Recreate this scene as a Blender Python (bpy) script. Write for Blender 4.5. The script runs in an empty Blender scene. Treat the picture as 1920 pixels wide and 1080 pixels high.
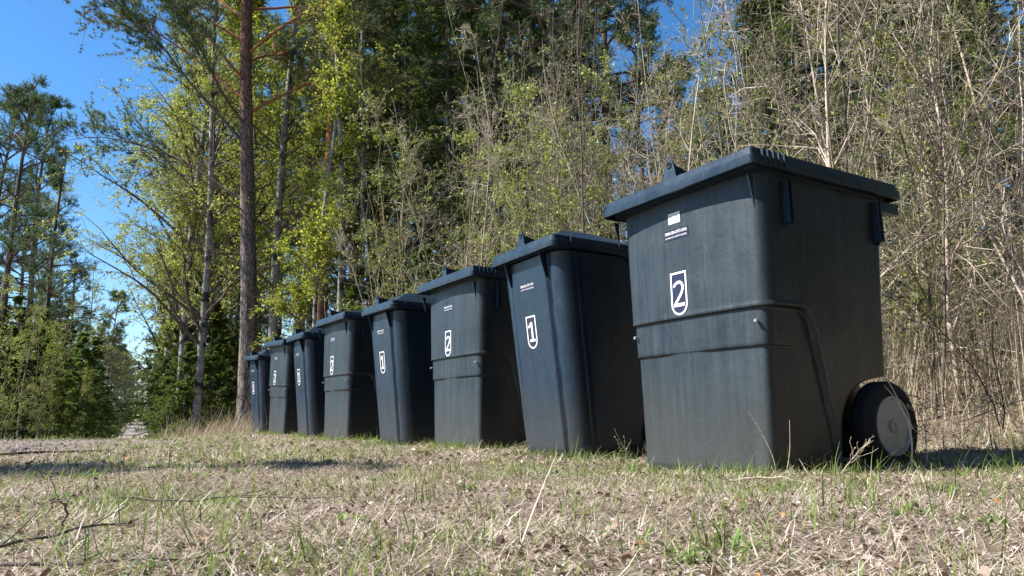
import bpy, math, random
import numpy as np
from mathutils import Vector, Matrix
R = math.radians
C = bpy.context.scene.collection
# ---------------------------------------------------------------- camera
F = 1322.0; PITCH = 0.178; HC = 0.204
cam_d = bpy.data.cameras.new('camera'); cam = bpy.data.objects.new('camera', cam_d); C.objects.link(cam)
cam_d.sensor_width = 36; cam_d.lens = 36 * F / 1920; cam_d.clip_start = 0.05; cam_d.clip_end = 3000
cam.location = (0, 0, HC)
cam.matrix_world = Matrix.Translation((0, 0, HC)) @ Matrix.Rotation(math.pi/2 + PITCH, 4, 'X') @ Matrix.Rotation(-0.013, 4, 'Z')
bpy.context.scene.camera = cam
# ---------------------------------------------------------------- light
SUN_DIR = Vector((-1.0, -0.10, 1.08)).normalized()      # towards the sun
el = math.asin(SUN_DIR.z); az = math.atan2(SUN_DIR.x, SUN_DIR.y)
w = bpy.data.worlds.new('World'); bpy.context.scene.world = w; w.use_nodes = True
nt = w.node_tree; nt.nodes.clear()
sky = nt.nodes.new('ShaderNodeTexSky'); sky.sky_type = 'NISHITA'; sky.sun_disc = False
sky.sun_elevation = el; sky.sun_rotation = az; sky.air_density = 1.0; sky.dust_density = 0.2; sky.ozone_density = 3.0
hs = nt.nodes.new('ShaderNodeHueSaturation'); hs.inputs['Saturation'].default_value = 1.28
bg = nt.nodes.new('ShaderNodeBackground'); bg.inputs['Strength'].default_value = 0.09
ow = nt.nodes.new('ShaderNodeOutputWorld')
nt.links.new(sky.outputs[0], hs.inputs['Color']); nt.links.new(hs.outputs[0], bg.inputs[0]); nt.links.new(bg.outputs[0], ow.inputs[0])
sd = bpy.data.lights.new('sun', 'SUN'); sd.energy = 5.0; sd.angle = R(0.5); sd.color = (1, .965, .91)
so = bpy.data.objects.new('sun', sd); C.objects.link(so); so.location = (-20, 0, 20)
so.rotation_euler = (-SUN_DIR).to_track_quat('-Z', 'Y').to_euler()
vs = bpy.context.scene.view_settings
vs.view_transform = 'Standard'; vs.look = 'None'; vs.gamma = 1; vs.exposure = 1.2
bpy.context.scene.cycles.max_bounces = 6
bpy.context.scene.cycles.transparent_max_bounces = 4

# ---------------------------------------------------------------- materials
def mat(name):
    m = bpy.data.materials.new(name); m.use_nodes = True
    n = m.node_tree; n.nodes.clear()
    return m, n
class N:
    def __init__(s, name): s.m, s.t = mat(name)
    def n(s, typ, **k):
        nd = s.t.nodes.new('ShaderNode' + typ)
        for a, b in k.items():
            if a in nd.inputs.keys() if isinstance(a, str) else False: nd.inputs[a].default_value = b
            else: setattr(nd, a, b)
        return nd
    def l(s, a, b): s.t.links.new(a, b)
    def out(s, sh): o = s.n('OutputMaterial'); s.l(sh, o.inputs[0]); return s.m
    def noise(s, scale, detail=4, rough=.6, vec=None, stretch=None, coord='Object'):
        tc = s.n('TexCoord'); src = tc.outputs[coord]
        if stretch:
            mp = s.n('Mapping'); mp.inputs['Scale'].default_value = stretch; s.l(src, mp.inputs[0]); src = mp.outputs[0]
        nz = s.n('TexNoise'); nz.inputs['Scale'].default_value = scale; nz.inputs['Detail'].default_value = detail
        nz.inputs['Roughness'].default_value = rough; s.l(src, nz.inputs['Vector']); return nz.outputs[0]
    def ramp(s, fac, stops, interp='LINEAR'):
        r = s.n('ValToRGB'); r.color_ramp.interpolation = interp
        e = r.color_ramp.elements
        while len(e) < len(stops): e.new(.5)
        for q, (p, c) in zip(e, stops): q.position = p; q.color = (*c, 1) if len(c) == 3 else c
        s.l(fac, r.inputs[0]); return r.outputs[0]
    def mix(s, fac, a, b, mode='MIX'):
        m = s.n('MixRGB'); m.blend_type = mode
        for i, v in ((0, fac), (1, a), (2, b)):
            if isinstance(v, (int, float)): m.inputs[i].default_value = v
            elif isinstance(v, tuple): m.inputs[i].default_value = (*v, 1)
            else: s.l(v, m.inputs[i])
        return m.outputs[0]
    def z(s):
        tc = s.n('TexCoord'); sp = s.n('SeparateXYZ'); s.l(tc.outputs['Object'], sp.inputs[0]); return sp.outputs[2]
    def mr(s, v, a, b, c=0., d=1.):
        m = s.n('MapRange'); s.l(v, m.inputs[0])
        for i, q in enumerate((a, b, c, d)): m.inputs[i+1].default_value = q
        return m.outputs[0]
    def bump(s, h, st=.3, dist=.01):
        b = s.n('Bump'); b.inputs['Strength'].default_value = st; b.inputs['Distance'].default_value = dist
        s.l(h, b.inputs['Height']); return b.outputs[0]
    def principled(s, col, rough=.6, normal=None, spec=.5, metal=0):
        p = s.n('BsdfPrincipled')
        if isinstance(col, tuple): p.inputs['Base Color'].default_value = (*col, 1)
        else: s.l(col, p.inputs['Base Color'])
        if isinstance(rough, (int, float)): p.inputs['Roughness'].default_value = rough
        else: s.l(rough, p.inputs['Roughness'])
        p.inputs['Specular IOR Level'].default_value = spec; p.inputs['Metallic'].default_value = metal
        if normal: s.l(normal, p.inputs['Normal'])
        return p.outputs[0]

def leaf_mat(name, stops, transl=.35, rough=.55, tcol=1.25):
    s = N(name)
    at = s.n('Attribute'); at.attribute_name = 'v'
    c = s.ramp(at.outputs['Fac'], stops)
    oi = s.n('ObjectInfo')
    h = s.n('HueSaturation'); s.l(c, h.inputs['Color'])
    s.l(s.mr(oi.outputs['Random'], 0, 1, .75, 1.25), h.inputs['Value'])
    c = h.outputs[0]
    p = s.principled(c, rough, spec=.3)
    t = s.n('BsdfTranslucent'); s.l(s.mix(1.0, c, (tcol, tcol, tcol*.7), 'MULTIPLY'), t.inputs[0])
    mx = s.n('MixShader'); mx.inputs[0].default_value = transl; s.l(p, mx.inputs[1]); s.l(t.outputs[0], mx.inputs[2])
    return s.out(mx.outputs[0])

def bark_mat(name, a, b, up=None, z0=3, z1=7, scale=6, st=(1, 1, .25), crack=None, plates=0):
    s = N(name)
    nz = s.noise(scale, 6, .7, stretch=st)
    c = s.ramp(nz, [(.3, a), (.7, b)])
    if up:
        c2 = s.mix(nz, tuple(x*.6 for x in up), up)
        c = s.mix(s.mr(s.z(), z0, z1), c, c2)
    if crack:
        nz2 = s.noise(scale*.55, 3, .6, stretch=(1, 1, crack[1]))
        c = s.mix(s.mr(nz2, .52, .58), c, crack[0])
    h = nz
    if plates:
        tc = s.n('TexCoord'); mp = s.n('Mapping'); mp.inputs['Scale'].default_value = (1, 1, .32); s.l(tc.outputs['Object'], mp.inputs[0])
        wob = s.n('MixRGB'); wob.blend_type = 'ADD'; wob.inputs[0].default_value = .06; s.l(mp.outputs[0], wob.inputs[1]); s.l(nz, wob.inputs[2])
        vo = s.n('TexVoronoi'); vo.feature = 'DISTANCE_TO_EDGE'; vo.inputs['Scale'].default_value = plates; s.l(wob.outputs[0], vo.inputs['Vector'])
        e = s.mr(vo.outputs['Distance'], .0, .12); c = s.mix(s.mr(vo.outputs['Distance'], .0, .09, .75, 0), c, (.035, .026, .022)); h = s.mix(.5, nz, e)
    return s.out(s.principled(c, .9, s.bump(h, 1., .03), spec=.2))

M = {}
M['pine_bark'] = bark_mat('pine_bark', (.06, .045, .038), (.23, .18, .155), up=(.19, .10, .065), z0=5, z1=10, scale=7)
M['hero_bark'] = bark_mat('plated_pine_bark', (.09, .068, .058), (.30, .25, .22), up=(.26, .13, .08), z0=3.5, z1=8, scale=9, plates=17)
M['red_bark'] = bark_mat('red_bark', (.10, .05, .035), (.30, .16, .11), up=(.38, .17, .08), z0=2, z1=6, scale=7)
M['spruce_bark'] = bark_mat('spruce_bark', (.05, .04, .035), (.16, .135, .115), scale=9)
M['birch_bark'] = bark_mat('birch_bark', (.10, .095, .085), (.40, .385, .36), scale=3.5, st=(1, 1, 2), crack=((.04, .037, .032), 1.2))
M['twig_bark'] = bark_mat('twig_bark', (.20, .155, .12), (.62, .52, .41), scale=5, st=(1, 1, .5))
M['dark_twig'] = bark_mat('dark_twig', (.07, .055, .045), (.17, .14, .115), scale=5)
M['olive_twig'] = bark_mat('olive_twig', (.15, .14, .08), (.34, .31, .19), scale=5, st=(1, 1, .5))
M['pine_needles'] = leaf_mat('pine_needles', [(0, (.04, .07, .038)), (.5, (.09, .14, .06)), (.85, (.13, .17, .06)), (1, (.20, .20, .08))], .3)
M['spruce_needles'] = leaf_mat('spruce_needles', [(0, (.05, .085, .026)), (.5, (.13, .18, .045)), (.85, (.24, .29, .07)), (1, (.32, .35, .10))], .45)
M['birch_leaves'] = leaf_mat('birch_leaves', [(0, (.14, .19, .025)), (.5, (.28, .32, .04)), (1, (.44, .42, .08))], .5)
M['gold_leaves'] = leaf_mat('gold_leaves', [(0, (.13, .17, .04)), (.5, (.29, .33, .07)), (1, (.48, .46, .15))], .5)
M['bud_leaves'] = leaf_mat('bud_leaves', [(0, (.07, .062, .035)), (.35, (.20, .165, .10)), (.6, (.22, .25, .07)), (1, (.36, .44, .08))], .3)
M['straw'] = leaf_mat('straw', [(0, (.06, .042, .032)), (.3, (.27, .195, .145)), (.65, (.56, .46, .35)), (1, (.80, .72, .62))], .2, .7, 1.1)
M['green_blade'] = leaf_mat('green_blade', [(0, (.07, .12, .025)), (.5, (.17, .25, .05)), (1, (.34, .40, .12))], .4)
M['litter'] = leaf_mat('litter', [(0, (.06, .035, .025)), (.4, (.23, .155, .115)), (.8, (.44, .36, .30)), (.93, (.70, .64, .56)), (1, (.62, .26, .07))], .15, .7, 1.1)
M['weed'] = leaf_mat('weed', [(0, (.04, .09, .02)), (1, (.16, .26, .05))], .4)
M['reed'] = leaf_mat('reed', [(0, (.16, .12, .08)), (.5, (.40, .32, .22)), (1, (.62, .53, .40))], .2, .7, 1.1)

def ground_mat():
    s = N('ground_soil')
    n1 = s.noise(60, 8, .75, coord='Object'); n2 = s.noise(1.3, 5, .6); n3 = s.noise(9, 5, .7)
    c = s.ramp(n1, [(.36, (.055, .04, .03)), (.5, (.22, .165, .13)), (.66, (.46, .38, .31))])
    c = s.mix(s.mr(n2, .48, .66, 0, .45), c, (.15, .17, .06))
    c = s.mix(s.mr(n3, .58, .75, 0, .6), c, (.33, .25, .21))
    return s.out(s.principled(c, .95, s.bump(n1, .8, .02), spec=.1))
M['ground'] = ground_mat()
def gravel_mat():
    s = N('gravel')
    n1 = s.noise(45, 8, .8); n2 = s.noise(2, 4, .6)
    c = s.ramp(n1, [(.33, (.10, .075, .065)), (.5, (.29, .23, .20)), (.68, (.50, .43, .39))])
    c = s.mix(s.mr(n2, .4, .7, 0, .5), c, (.30, .24, .205))
    return s.out(s.principled(c, .95, s.bump(n1, 1, .03), spec=.15))
M['gravel'] = gravel_mat()

def plastic(name, base, dust, amt, rough=.42):
    s = N(name)
    oi = s.n('ObjectInfo'); tc = s.n('TexCoord')
    ad = s.n('VectorMath'); ad.operation = 'ADD'; s.l(tc.outputs['Object'], ad.inputs[0])
    cmb = s.n('CombineXYZ')
    for i in range(3): s.l(s.mr(oi.outputs['Random'], 0, 1, 0, 31 + 7*i), cmb.inputs[i])
    s.l(cmb.outputs[0], ad.inputs[1]); v = ad.outputs[0]
    def nz(scale, st, det=5, ro=.65):
        mp = s.n('Mapping'); mp.inputs['Scale'].default_value = st; s.l(v, mp.inputs[0])
        q = s.n('TexNoise'); q.inputs['Scale'].default_value = scale; q.inputs['Detail'].default_value = det; q.inputs['Roughness'].default_value = ro
        s.l(mp.outputs[0], q.inputs['Vector']); return q.outputs[0]
    streak = nz(26, (1, 1, .06)); fine = nz(90, (1, 1, .05), 3); blot = nz(5, (1, 1, 1)); speck = nz(60, (1, 1, 1), 3)
    scr = nz(11, (1, 1, .16), 1, .4)
    # scuffs and dust mostly on the front; side base darkened to paint in shade
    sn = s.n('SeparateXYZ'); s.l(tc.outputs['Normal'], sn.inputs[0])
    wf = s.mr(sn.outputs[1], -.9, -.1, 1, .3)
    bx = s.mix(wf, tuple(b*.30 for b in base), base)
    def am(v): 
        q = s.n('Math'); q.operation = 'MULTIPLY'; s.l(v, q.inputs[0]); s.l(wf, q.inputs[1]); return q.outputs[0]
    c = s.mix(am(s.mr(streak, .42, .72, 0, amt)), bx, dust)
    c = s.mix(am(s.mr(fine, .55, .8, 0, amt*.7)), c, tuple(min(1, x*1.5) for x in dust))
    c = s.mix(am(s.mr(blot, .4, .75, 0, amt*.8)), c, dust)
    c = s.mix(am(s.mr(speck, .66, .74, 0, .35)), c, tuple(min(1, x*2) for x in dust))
    # thin scratches: narrow band of a noise field
    ab = s.n('Math'); ab.operation = 'SUBTRACT'; s.l(scr, ab.inputs[0]); ab.inputs[1].default_value = .5
    ab2 = s.n('Math'); ab2.operation = 'ABSOLUTE'; s.l(ab.outputs[0], ab2.inputs[0])
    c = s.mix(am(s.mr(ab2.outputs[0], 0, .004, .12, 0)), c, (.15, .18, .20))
    # splashed dust near the ground
    zz = s.z(); sb = s.n('Math'); sb.operation = 'ADD'; s.l(zz, sb.inputs[0]); s.l(s.mr(blot, 0, 1, -.25, .25), sb.inputs[1])
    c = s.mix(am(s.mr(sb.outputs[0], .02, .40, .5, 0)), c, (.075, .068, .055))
    bumpn = s.bump(blot, .25, .02)
    b2 = s.n('Bump'); b2.inputs['Strength'].default_value = .12; b2.inputs['Distance'].default_value = .002
    s.l(speck, b2.inputs['Height']); s.l(bumpn, b2.inputs['Normal'])
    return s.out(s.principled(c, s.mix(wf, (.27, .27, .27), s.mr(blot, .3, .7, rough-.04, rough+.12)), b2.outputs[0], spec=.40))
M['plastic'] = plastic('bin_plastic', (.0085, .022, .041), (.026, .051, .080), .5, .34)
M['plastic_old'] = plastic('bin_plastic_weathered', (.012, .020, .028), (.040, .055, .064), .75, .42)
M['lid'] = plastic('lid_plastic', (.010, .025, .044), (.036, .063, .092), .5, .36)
def simple(name, col, rough=.5, spec=.5, nscale=None, metal=0):
    s = N(name)
    if nscale:
        nz = s.noise(nscale, 4); c = s.mix(nz, tuple(x*.65 for x in col), tuple(min(1, x*1.3) for x in col)); b = s.bump(nz, .2, .003)
        return s.out(s.principled(c, rough, b, spec, metal))
    return s.out(s.principled(col, rough, None, spec, metal))
M['rubber'] = simple('tyre_rubber', (.010, .010, .012), .75, .3, 40)
M['hub'] = simple('hub_plastic', (.25, .255, .265), .3, .5, 25)
M['metal'] = simple('galvanised_metal', (.45, .45, .46), .35, .5, 30, .9)
M['white'] = simple('sticker_white', (.80, .80, .78), .45, .5, 60)
M['backing'] = simple('sticker_dark', (.018, .020, .045), .3, .5, 50)
M['paper'] = simple('paper_label', (.74, .75, .72), .6, .3, 80)
M['ink'] = simple('faded_ink', (.42, .44, .46), .6, .3)

# ---------------------------------------------------------------- mesh helpers
class MB:
    def __init__(s): s.v = []; s.q = []; s.t = []; s.qa = []; s.ta = []; s.n = 0
    def add(s, v, q=None, t=None, a=0.5):
        v = np.asarray(v, float).reshape(-1, 3); s.v.append(v)
        if q is not None and len(q):
            q = np.asarray(q, np.int64).reshape(-1, 4); s.q.append(q + s.n); s.qa.append(np.broadcast_to(a, (len(q),)))
        if t is not None and len(t):
            t = np.asarray(t, np.int64).reshape(-1, 3); s.t.append(t + s.n); s.ta.append(np.broadcast_to(a, (len(t),)))
        s.n += len(v)
    def mesh(s, name, m, smooth=True, auto=None):
        v = np.concatenate(s.v); q = np.concatenate(s.q) if s.q else np.zeros((0, 4), int); t = np.concatenate(s.t) if s.t else np.zeros((0, 3), int)
        me = bpy.data.meshes.new(name)
        me.vertices.add(len(v)); me.vertices.foreach_set('co', v.astype(np.float32).ravel())
        nl = q.size + t.size; me.loops.add(nl); me.loops.foreach_set('vertex_index', np.concatenate([q.ravel(), t.ravel()]).astype(np.int32))
        npoly = len(q) + len(t); me.polygons.add(npoly)
        ls = np.concatenate([np.arange(len(q))*4, q.size + np.arange(len(t))*3])
        me.polygons.foreach_set('loop_start', ls.astype(np.int32))
        me.polygons.foreach_set('use_smooth', np.full(npoly, smooth))
        me.update(calc_edges=True)
        a = me.attributes.new('v', 'FLOAT', 'FACE')
        a.data.foreach_set('value', np.concatenate([np.concatenate(s.qa) if s.qa else np.zeros(0), np.concatenate(s.ta) if s.ta else np.zeros(0)]).astype(np.float32))
        me.materials.append(m)
        if auto is not None: me.set_sharp_from_angle(angle=R(auto))
        return me
    def obj(s, name, m, parent=None, smooth=True, auto=None):
        o = bpy.data.objects.new(name, s.mesh(name, m, smooth, auto)); C.objects.link(o); o.parent = parent; return o
    def tubes(s, P, Rr, k=4, a=.5, cap=False):
        P = np.asarray(P, float); Rr = np.asarray(Rr, float)
        if P.ndim == 2: P = P[None]; Rr = Rr[None]
        m, n, _ = P.shape
        if m == 0: return
        D = np.gradient(P, axis=1); D /= np.linalg.norm(D, axis=2, keepdims=True) + 1e-9
        up = np.where(np.abs(D[:, :1, 2:3]) > .9, np.array([1., 0, 0]), np.array([0, 0, 1.]))
        up = np.broadcast_to(up, P.shape)
        A = np.cross(D, up); A /= np.linalg.norm(A, axis=2, keepdims=True) + 1e-9; B = np.cross(D, A)
        th = np.arange(k)*2*np.pi/k
        V = P[:, :, None] + Rr[:, :, None, None]*(A[:, :, None]*np.cos(th)[:, None] + B[:, :, None]*np.sin(th)[:, None])
        idx = np.arange(m*n*k).reshape(m, n, k)
        q = np.stack([idx[:, :-1], np.roll(idx[:, :-1], -1, 2), np.roll(idx[:, 1:], -1, 2), idx[:, 1:]], -1).reshape(-1, 4)
        aa = np.broadcast_to(np.asarray(a, float).reshape(-1, 1), (m, (n-1)*k)).ravel() if np.ndim(a) else a
        s.add(V, q, None, aa)
        if cap:
            for i in (0, n-1): s.add(V[0, i], None, [[0, j, j+1] for j in range(1, k-1)])
    def box(s, x0, x1, y0, y1, z0, z1, T=None, bev=0):
        v = np.array([[x, y, z] for z in (z0, z1) for y in (y0, y1) for x in (x0, x1)], float)
        if T is not None: v = T(v)
        s.add(v, [[0, 2, 3, 1], [4, 5, 7, 6], [0, 1, 5, 4], [2, 6, 7, 3], [0, 4, 6, 2], [1, 3, 7, 5]])

def unit(v): return v/(np.linalg.norm(v, axis=-1, keepdims=True) + 1e-9)
def grow(S, D, L, n, noise, up, rng, droop=0.):
    """paths (m,n,3): each step turns by noise, up adds lift, droop pulls down as it goes"""
    S = np.array(S, float); D = unit(np.array(D, float)); L = np.asarray(L, float)
    P = [S]; st = (L/(n-1))[:, None]
    for j in range(n-1):
        D = unit(D + rng.normal(0, noise, D.shape) + np.array([0, 0, 1.])*(up - droop*j/(n-1)))
        P.append(P[-1] + D*st)
    return np.stack(P, 1)
def spawn(P, Rr, k, t0, t1, ang, rng, bias=None):
    """k children per path at random t; returns start, dir, radius, t"""
    m, n, _ = P.shape
    t = rng.uniform(t0, t1, (m, k)); f = t*(n-1); i = np.minimum(f.astype(int), n-2); fr = (f-i)[..., None]
    ar = np.arange(m)[:, None]
    S = P[ar, i]*(1-fr) + P[ar, i+1]*fr; D = unit(P[ar, i+1]-P[ar, i])
    r = Rr[ar, i]*(1-fr[..., 0]) + Rr[ar, i+1]*fr[..., 0]
    W = unit(np.cross(D, rng.normal(0, 1, D.shape)))
    if bias is not None: W = unit(W*bias)
    A = (ang[0] + (ang[1]-ang[0])*rng.random((m, k)))[..., None]
    D2 = unit(D*np.cos(A) + W*np.sin(A))
    return S.reshape(-1, 3), D2.reshape(-1, 3), r.ravel(), t.ravel()
def lin(r0, r1, n): return r0[:, None] + (np.asarray(r1)-r0)[:, None]*np.linspace(0, 1, n)
def leaves(mb, S, size, rng, asp=.6, vertical=.0, a=None, fold=.0):
    """diamond leaves, random orientation"""
    m = len(S)
    A = unit(rng.normal(0, 1, (m, 3)) + np.array([0, 0, vertical])); B = unit(np.cross(A, rng.normal(0, 1, (m, 3))))
    sz = (size*rng.uniform(.4, 1.55, m))[:, None]
    v = np.stack([S, S + A*sz*.5 + B*sz*asp*.5, S + A*sz, S + A*sz*.5 - B*sz*asp*.5], 1)
    mb.add(v, np.arange(4*m).reshape(m, 4), None, rng.random(m) if a is None else a)
def needles(mb, S, D, k, ln, wd, spread, rng, a):
    """k thin triangles fanned round D at each S"""
    m = len(S); S = np.repeat(S, k, 0); D = np.repeat(D, k, 0)
    d = unit(D + rng.normal(0, spread, D.shape)); B = unit(np.cross(d, rng.normal(0, 1, d.shape)))
    l = (ln*rng.uniform(.7, 1.2, m*k))[:, None]
    v = np.stack([S - B*wd/2, S + B*wd/2, S + d*l], 1)
    av = np.repeat(a, k) if np.ndim(a) else np.full(m*k, a)
    mb.add(v, None, np.arange(3*m*k).reshape(-1, 3), np.clip(av + rng.normal(0, .15, m*k), 0, 1))

# ---------------------------------------------------------------- tagging
def tag(o, label=None, cat=None, group=None, kind=None):
    for k, v in (('label', label), ('category', cat), ('group', group), ('kind', kind)):
        if v: o[k] = v
    return o
def empty(name, loc=(0, 0, 0), rz=0):
    o = bpy.data.objects.new(name, None); C.objects.link(o); o.location = loc; o.rotation_euler = (0, 0, rz); o.empty_display_size = .2; return o

# ---------------------------------------------------------------- terrain
def sstep(x, a, b):
    t = np.clip((x-a)/(b-a), 0, 1); return t*t*(3-2*t)
def terr(x, y):
    x = np.asarray(x, float); y = np.asarray(y, float)
    d = np.maximum(y, .1); s = x/d
    prof = np.interp(y, [0, 7, 9, 15, 30, 60, 80, 220, 400], [0, 0, -.05, -.55, -1.15, -1.45, -1.5, .2, 1.5])
    left = sstep(-s, .36, .50)
    z = prof*left
    # bank behind the bins (to the right of the row)
    off = (x-.67)*.853 + (y-2.64)*.523
    bank = .45*sstep(off, 1.3, 4.5)
    z = z + bank*(1-left)
    # gentle lumps
    z = z + .012*np.sin(x*2.1+1.3)*np.sin(y*1.7) + .008*np.sin(x*5.3+y*3.1)*np.cos(y*4.7-x)
    return z
def P3(u, d, dz=0):
    x = (u-960)/F*d; return (float(x), float(d), float(terr(x, d)) + dz)
rng = np.random.default_rng(5)
def build_ground():
    g = np.sinh(np.linspace(-1, 1, 361)*6.2)/np.sinh(6.2)*500
    gy = np.sinh(np.linspace(-.75, 1, 421)*6.2)/np.sinh(6.2)*500 + 1.6
    X, Y = np.meshgrid(g, gy); Z = terr(X, Y)
    r = np.hypot(X, Y); Z = Z + rng.normal(0, .004, Z.shape)*(r < 9)*np.where((X < -2.5) & (Y > 2.8), .4, 1)
    V = np.stack([X, Y, Z], -1).reshape(-1, 3); n, m = X.shape
    i = np.arange(n*m).reshape(n, m)
    q = np.stack([i[:-1, :-1], i[:-1, 1:], i[1:, 1:], i[1:, :-1]], -1).reshape(-1, 4)
    mb = MB(); mb.add(V, q); tag(mb.obj('ground', M['ground']), kind='structure')
    # gravel road: comes from the left in front of the dip, and runs off to the vanishing point
    def road(path, wd, nx=14, dz=.006, name='road'):
        mb = MB(); path = np.array(path, float)
        n = 160; t = np.linspace(0, 1, n); s = np.linspace(0, 1, len(path))
        px = np.interp(t, s, path[:, 0]); py = np.interp(t, s, path[:, 1]); pw = np.interp(t, s, path[:, 2])
        tx = np.gradient(px); ty = np.gradient(py); l = np.hypot(tx, ty); nxv, nyv = -ty/l, tx/l
        k = np.linspace(-.5, .5, nx)
        X = px[:, None] + nxv[:, None]*k*pw[:, None]; Y = py[:, None] + nyv[:, None]*k*pw[:, None]
        e = (np.abs(k) > .49)
        jit = rng.normal(0, .05, X.shape)*e
        X = X + jit; Z = terr(X, Y) + np.where(e, -.006, dz) + rng.uniform(0, .004, X.shape)
        i = np.arange(n*nx).reshape(n, nx)
        q = np.stack([i[:-1, :-1], i[:-1, 1:], i[1:, 1:], i[1:, :-1]], -1).reshape(-1, 4)
        mb.add(np.stack([X, Y, Z], -1), q); tag(mb.obj(name, M['gravel']), kind='structure')
    road([(-20, 4, 6), (-8, 4.8, 5), (-5, 5.2, 4.2), (-4, 5.4, 3.4), (-3.3, 4.9, 2.0), (-2.8, 4.3, .8)], 0, name='gravel_track', dz=.011)
    road([(-28, 58, 4.5), (-34, 68, 4.4), (-41.5, 78, 4.2), (-58, 110, 4), (-114, 220, 4), (-190, 370, 4)], 0, name='forest_road', dz=.03)
build_ground()

# ---------------------------------------------------------------- ground cover
BINS = [('1', -3.474, 9.698, .655, 2.0), ('2', -2.787, 8.36, .604, 2.5), ('1', -2.12, 7.272, .58, 0), ('2', -1.572, 6.255, .578, .4),
        ('1', -.917, 5.367, .607, 0), ('2', -.381, 4.509, .572, 0), ('1', .173, 3.543, .574, -1.2), ('2', .658, 2.585, .55, 0)]
def in_bins(X, Y):
    m = np.zeros(X.shape, bool)
    for k, x, y, a, t in BINS:
        dx, dy = X-x, Y-y; lx = dx*math.sin(a) - dy*math.cos(a); ly = dx*math.cos(a) + dy*math.sin(a)
        hw = .33 if k == '2' else .24; m |= (np.abs(lx) < hw-.01) & (ly > .02) & (ly < (.62 if k == '2' else .46))
    return m
def on_track(X, Y):
    t = np.interp(X, [-20, -8, -5, -4, -3.3, -2.8], [4, 4.8, 5.2, 5.4, 4.9, 4.3]); hw = np.interp(X, [-20, -8, -5, -4, -3.3, -2.8, -2.6], [3, 2.5, 2.1, 1.7, 1, .4, 0])*.93
    return np.abs(Y-t) < hw
def patch(X, Y, f=1.0, ph=0.):
    return (np.sin(X*2.3*f+1.1+ph)*np.sin(Y*2.9*f+.4+ph*2) + .6*np.sin(X*5.1*f-Y*3.7*f+ph) + .4*np.sin(X*9.7*f+2)*np.sin(Y*11.3*f+ph))/2*.9 + .5
def scatter(n, d0, d1, p=1.0, wide=.85):
    """points over the wedge the camera sees, density ~ d^(-p)"""
    u = rng.random(n)
    e = 2-p
    d = (d0**e + u*(d1**e-d0**e))**(1/e) if abs(e) > 1e-6 else d0*np.exp(u*np.log(d1/d0))
    x = rng.uniform(-wide, wide, n)*(d+.3)
    return x, d
def blades(mb, X, Y, ln, wd, az, pitch, curl, a, n=3, z0=0.0):
    m = len(X); Z = terr(X, Y) + z0
    H = np.stack([np.cos(az), np.sin(az), np.zeros(m)], -1); Sd = np.stack([-np.sin(az), np.cos(az), np.zeros(m)], -1)
    P = np.stack([X, Y, Z], -1); vs = []
    th = pitch.copy()
    for j in range(n):
        w = wd*(1-.85*j/(n-1))
        vs += [P - Sd*w[:, None]/2, P + Sd*w[:, None]/2]
        P = P + (H*np.cos(th)[:, None] + np.array([0, 0, 1.])*np.sin(th)[:, None])*(ln/(n-1))[:, None]
        th = th - curl
    V = np.stack(vs, 1); b = np.arange(m)[:, None, None]*2*n
    q = np.array([[2*j, 2*j+1, 2*j+3, 2*j+2] for j in range(n-1)])[None]
    mb.add(V, (b+q).reshape(-1, 4), None, np.repeat(a, n-1))
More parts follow.
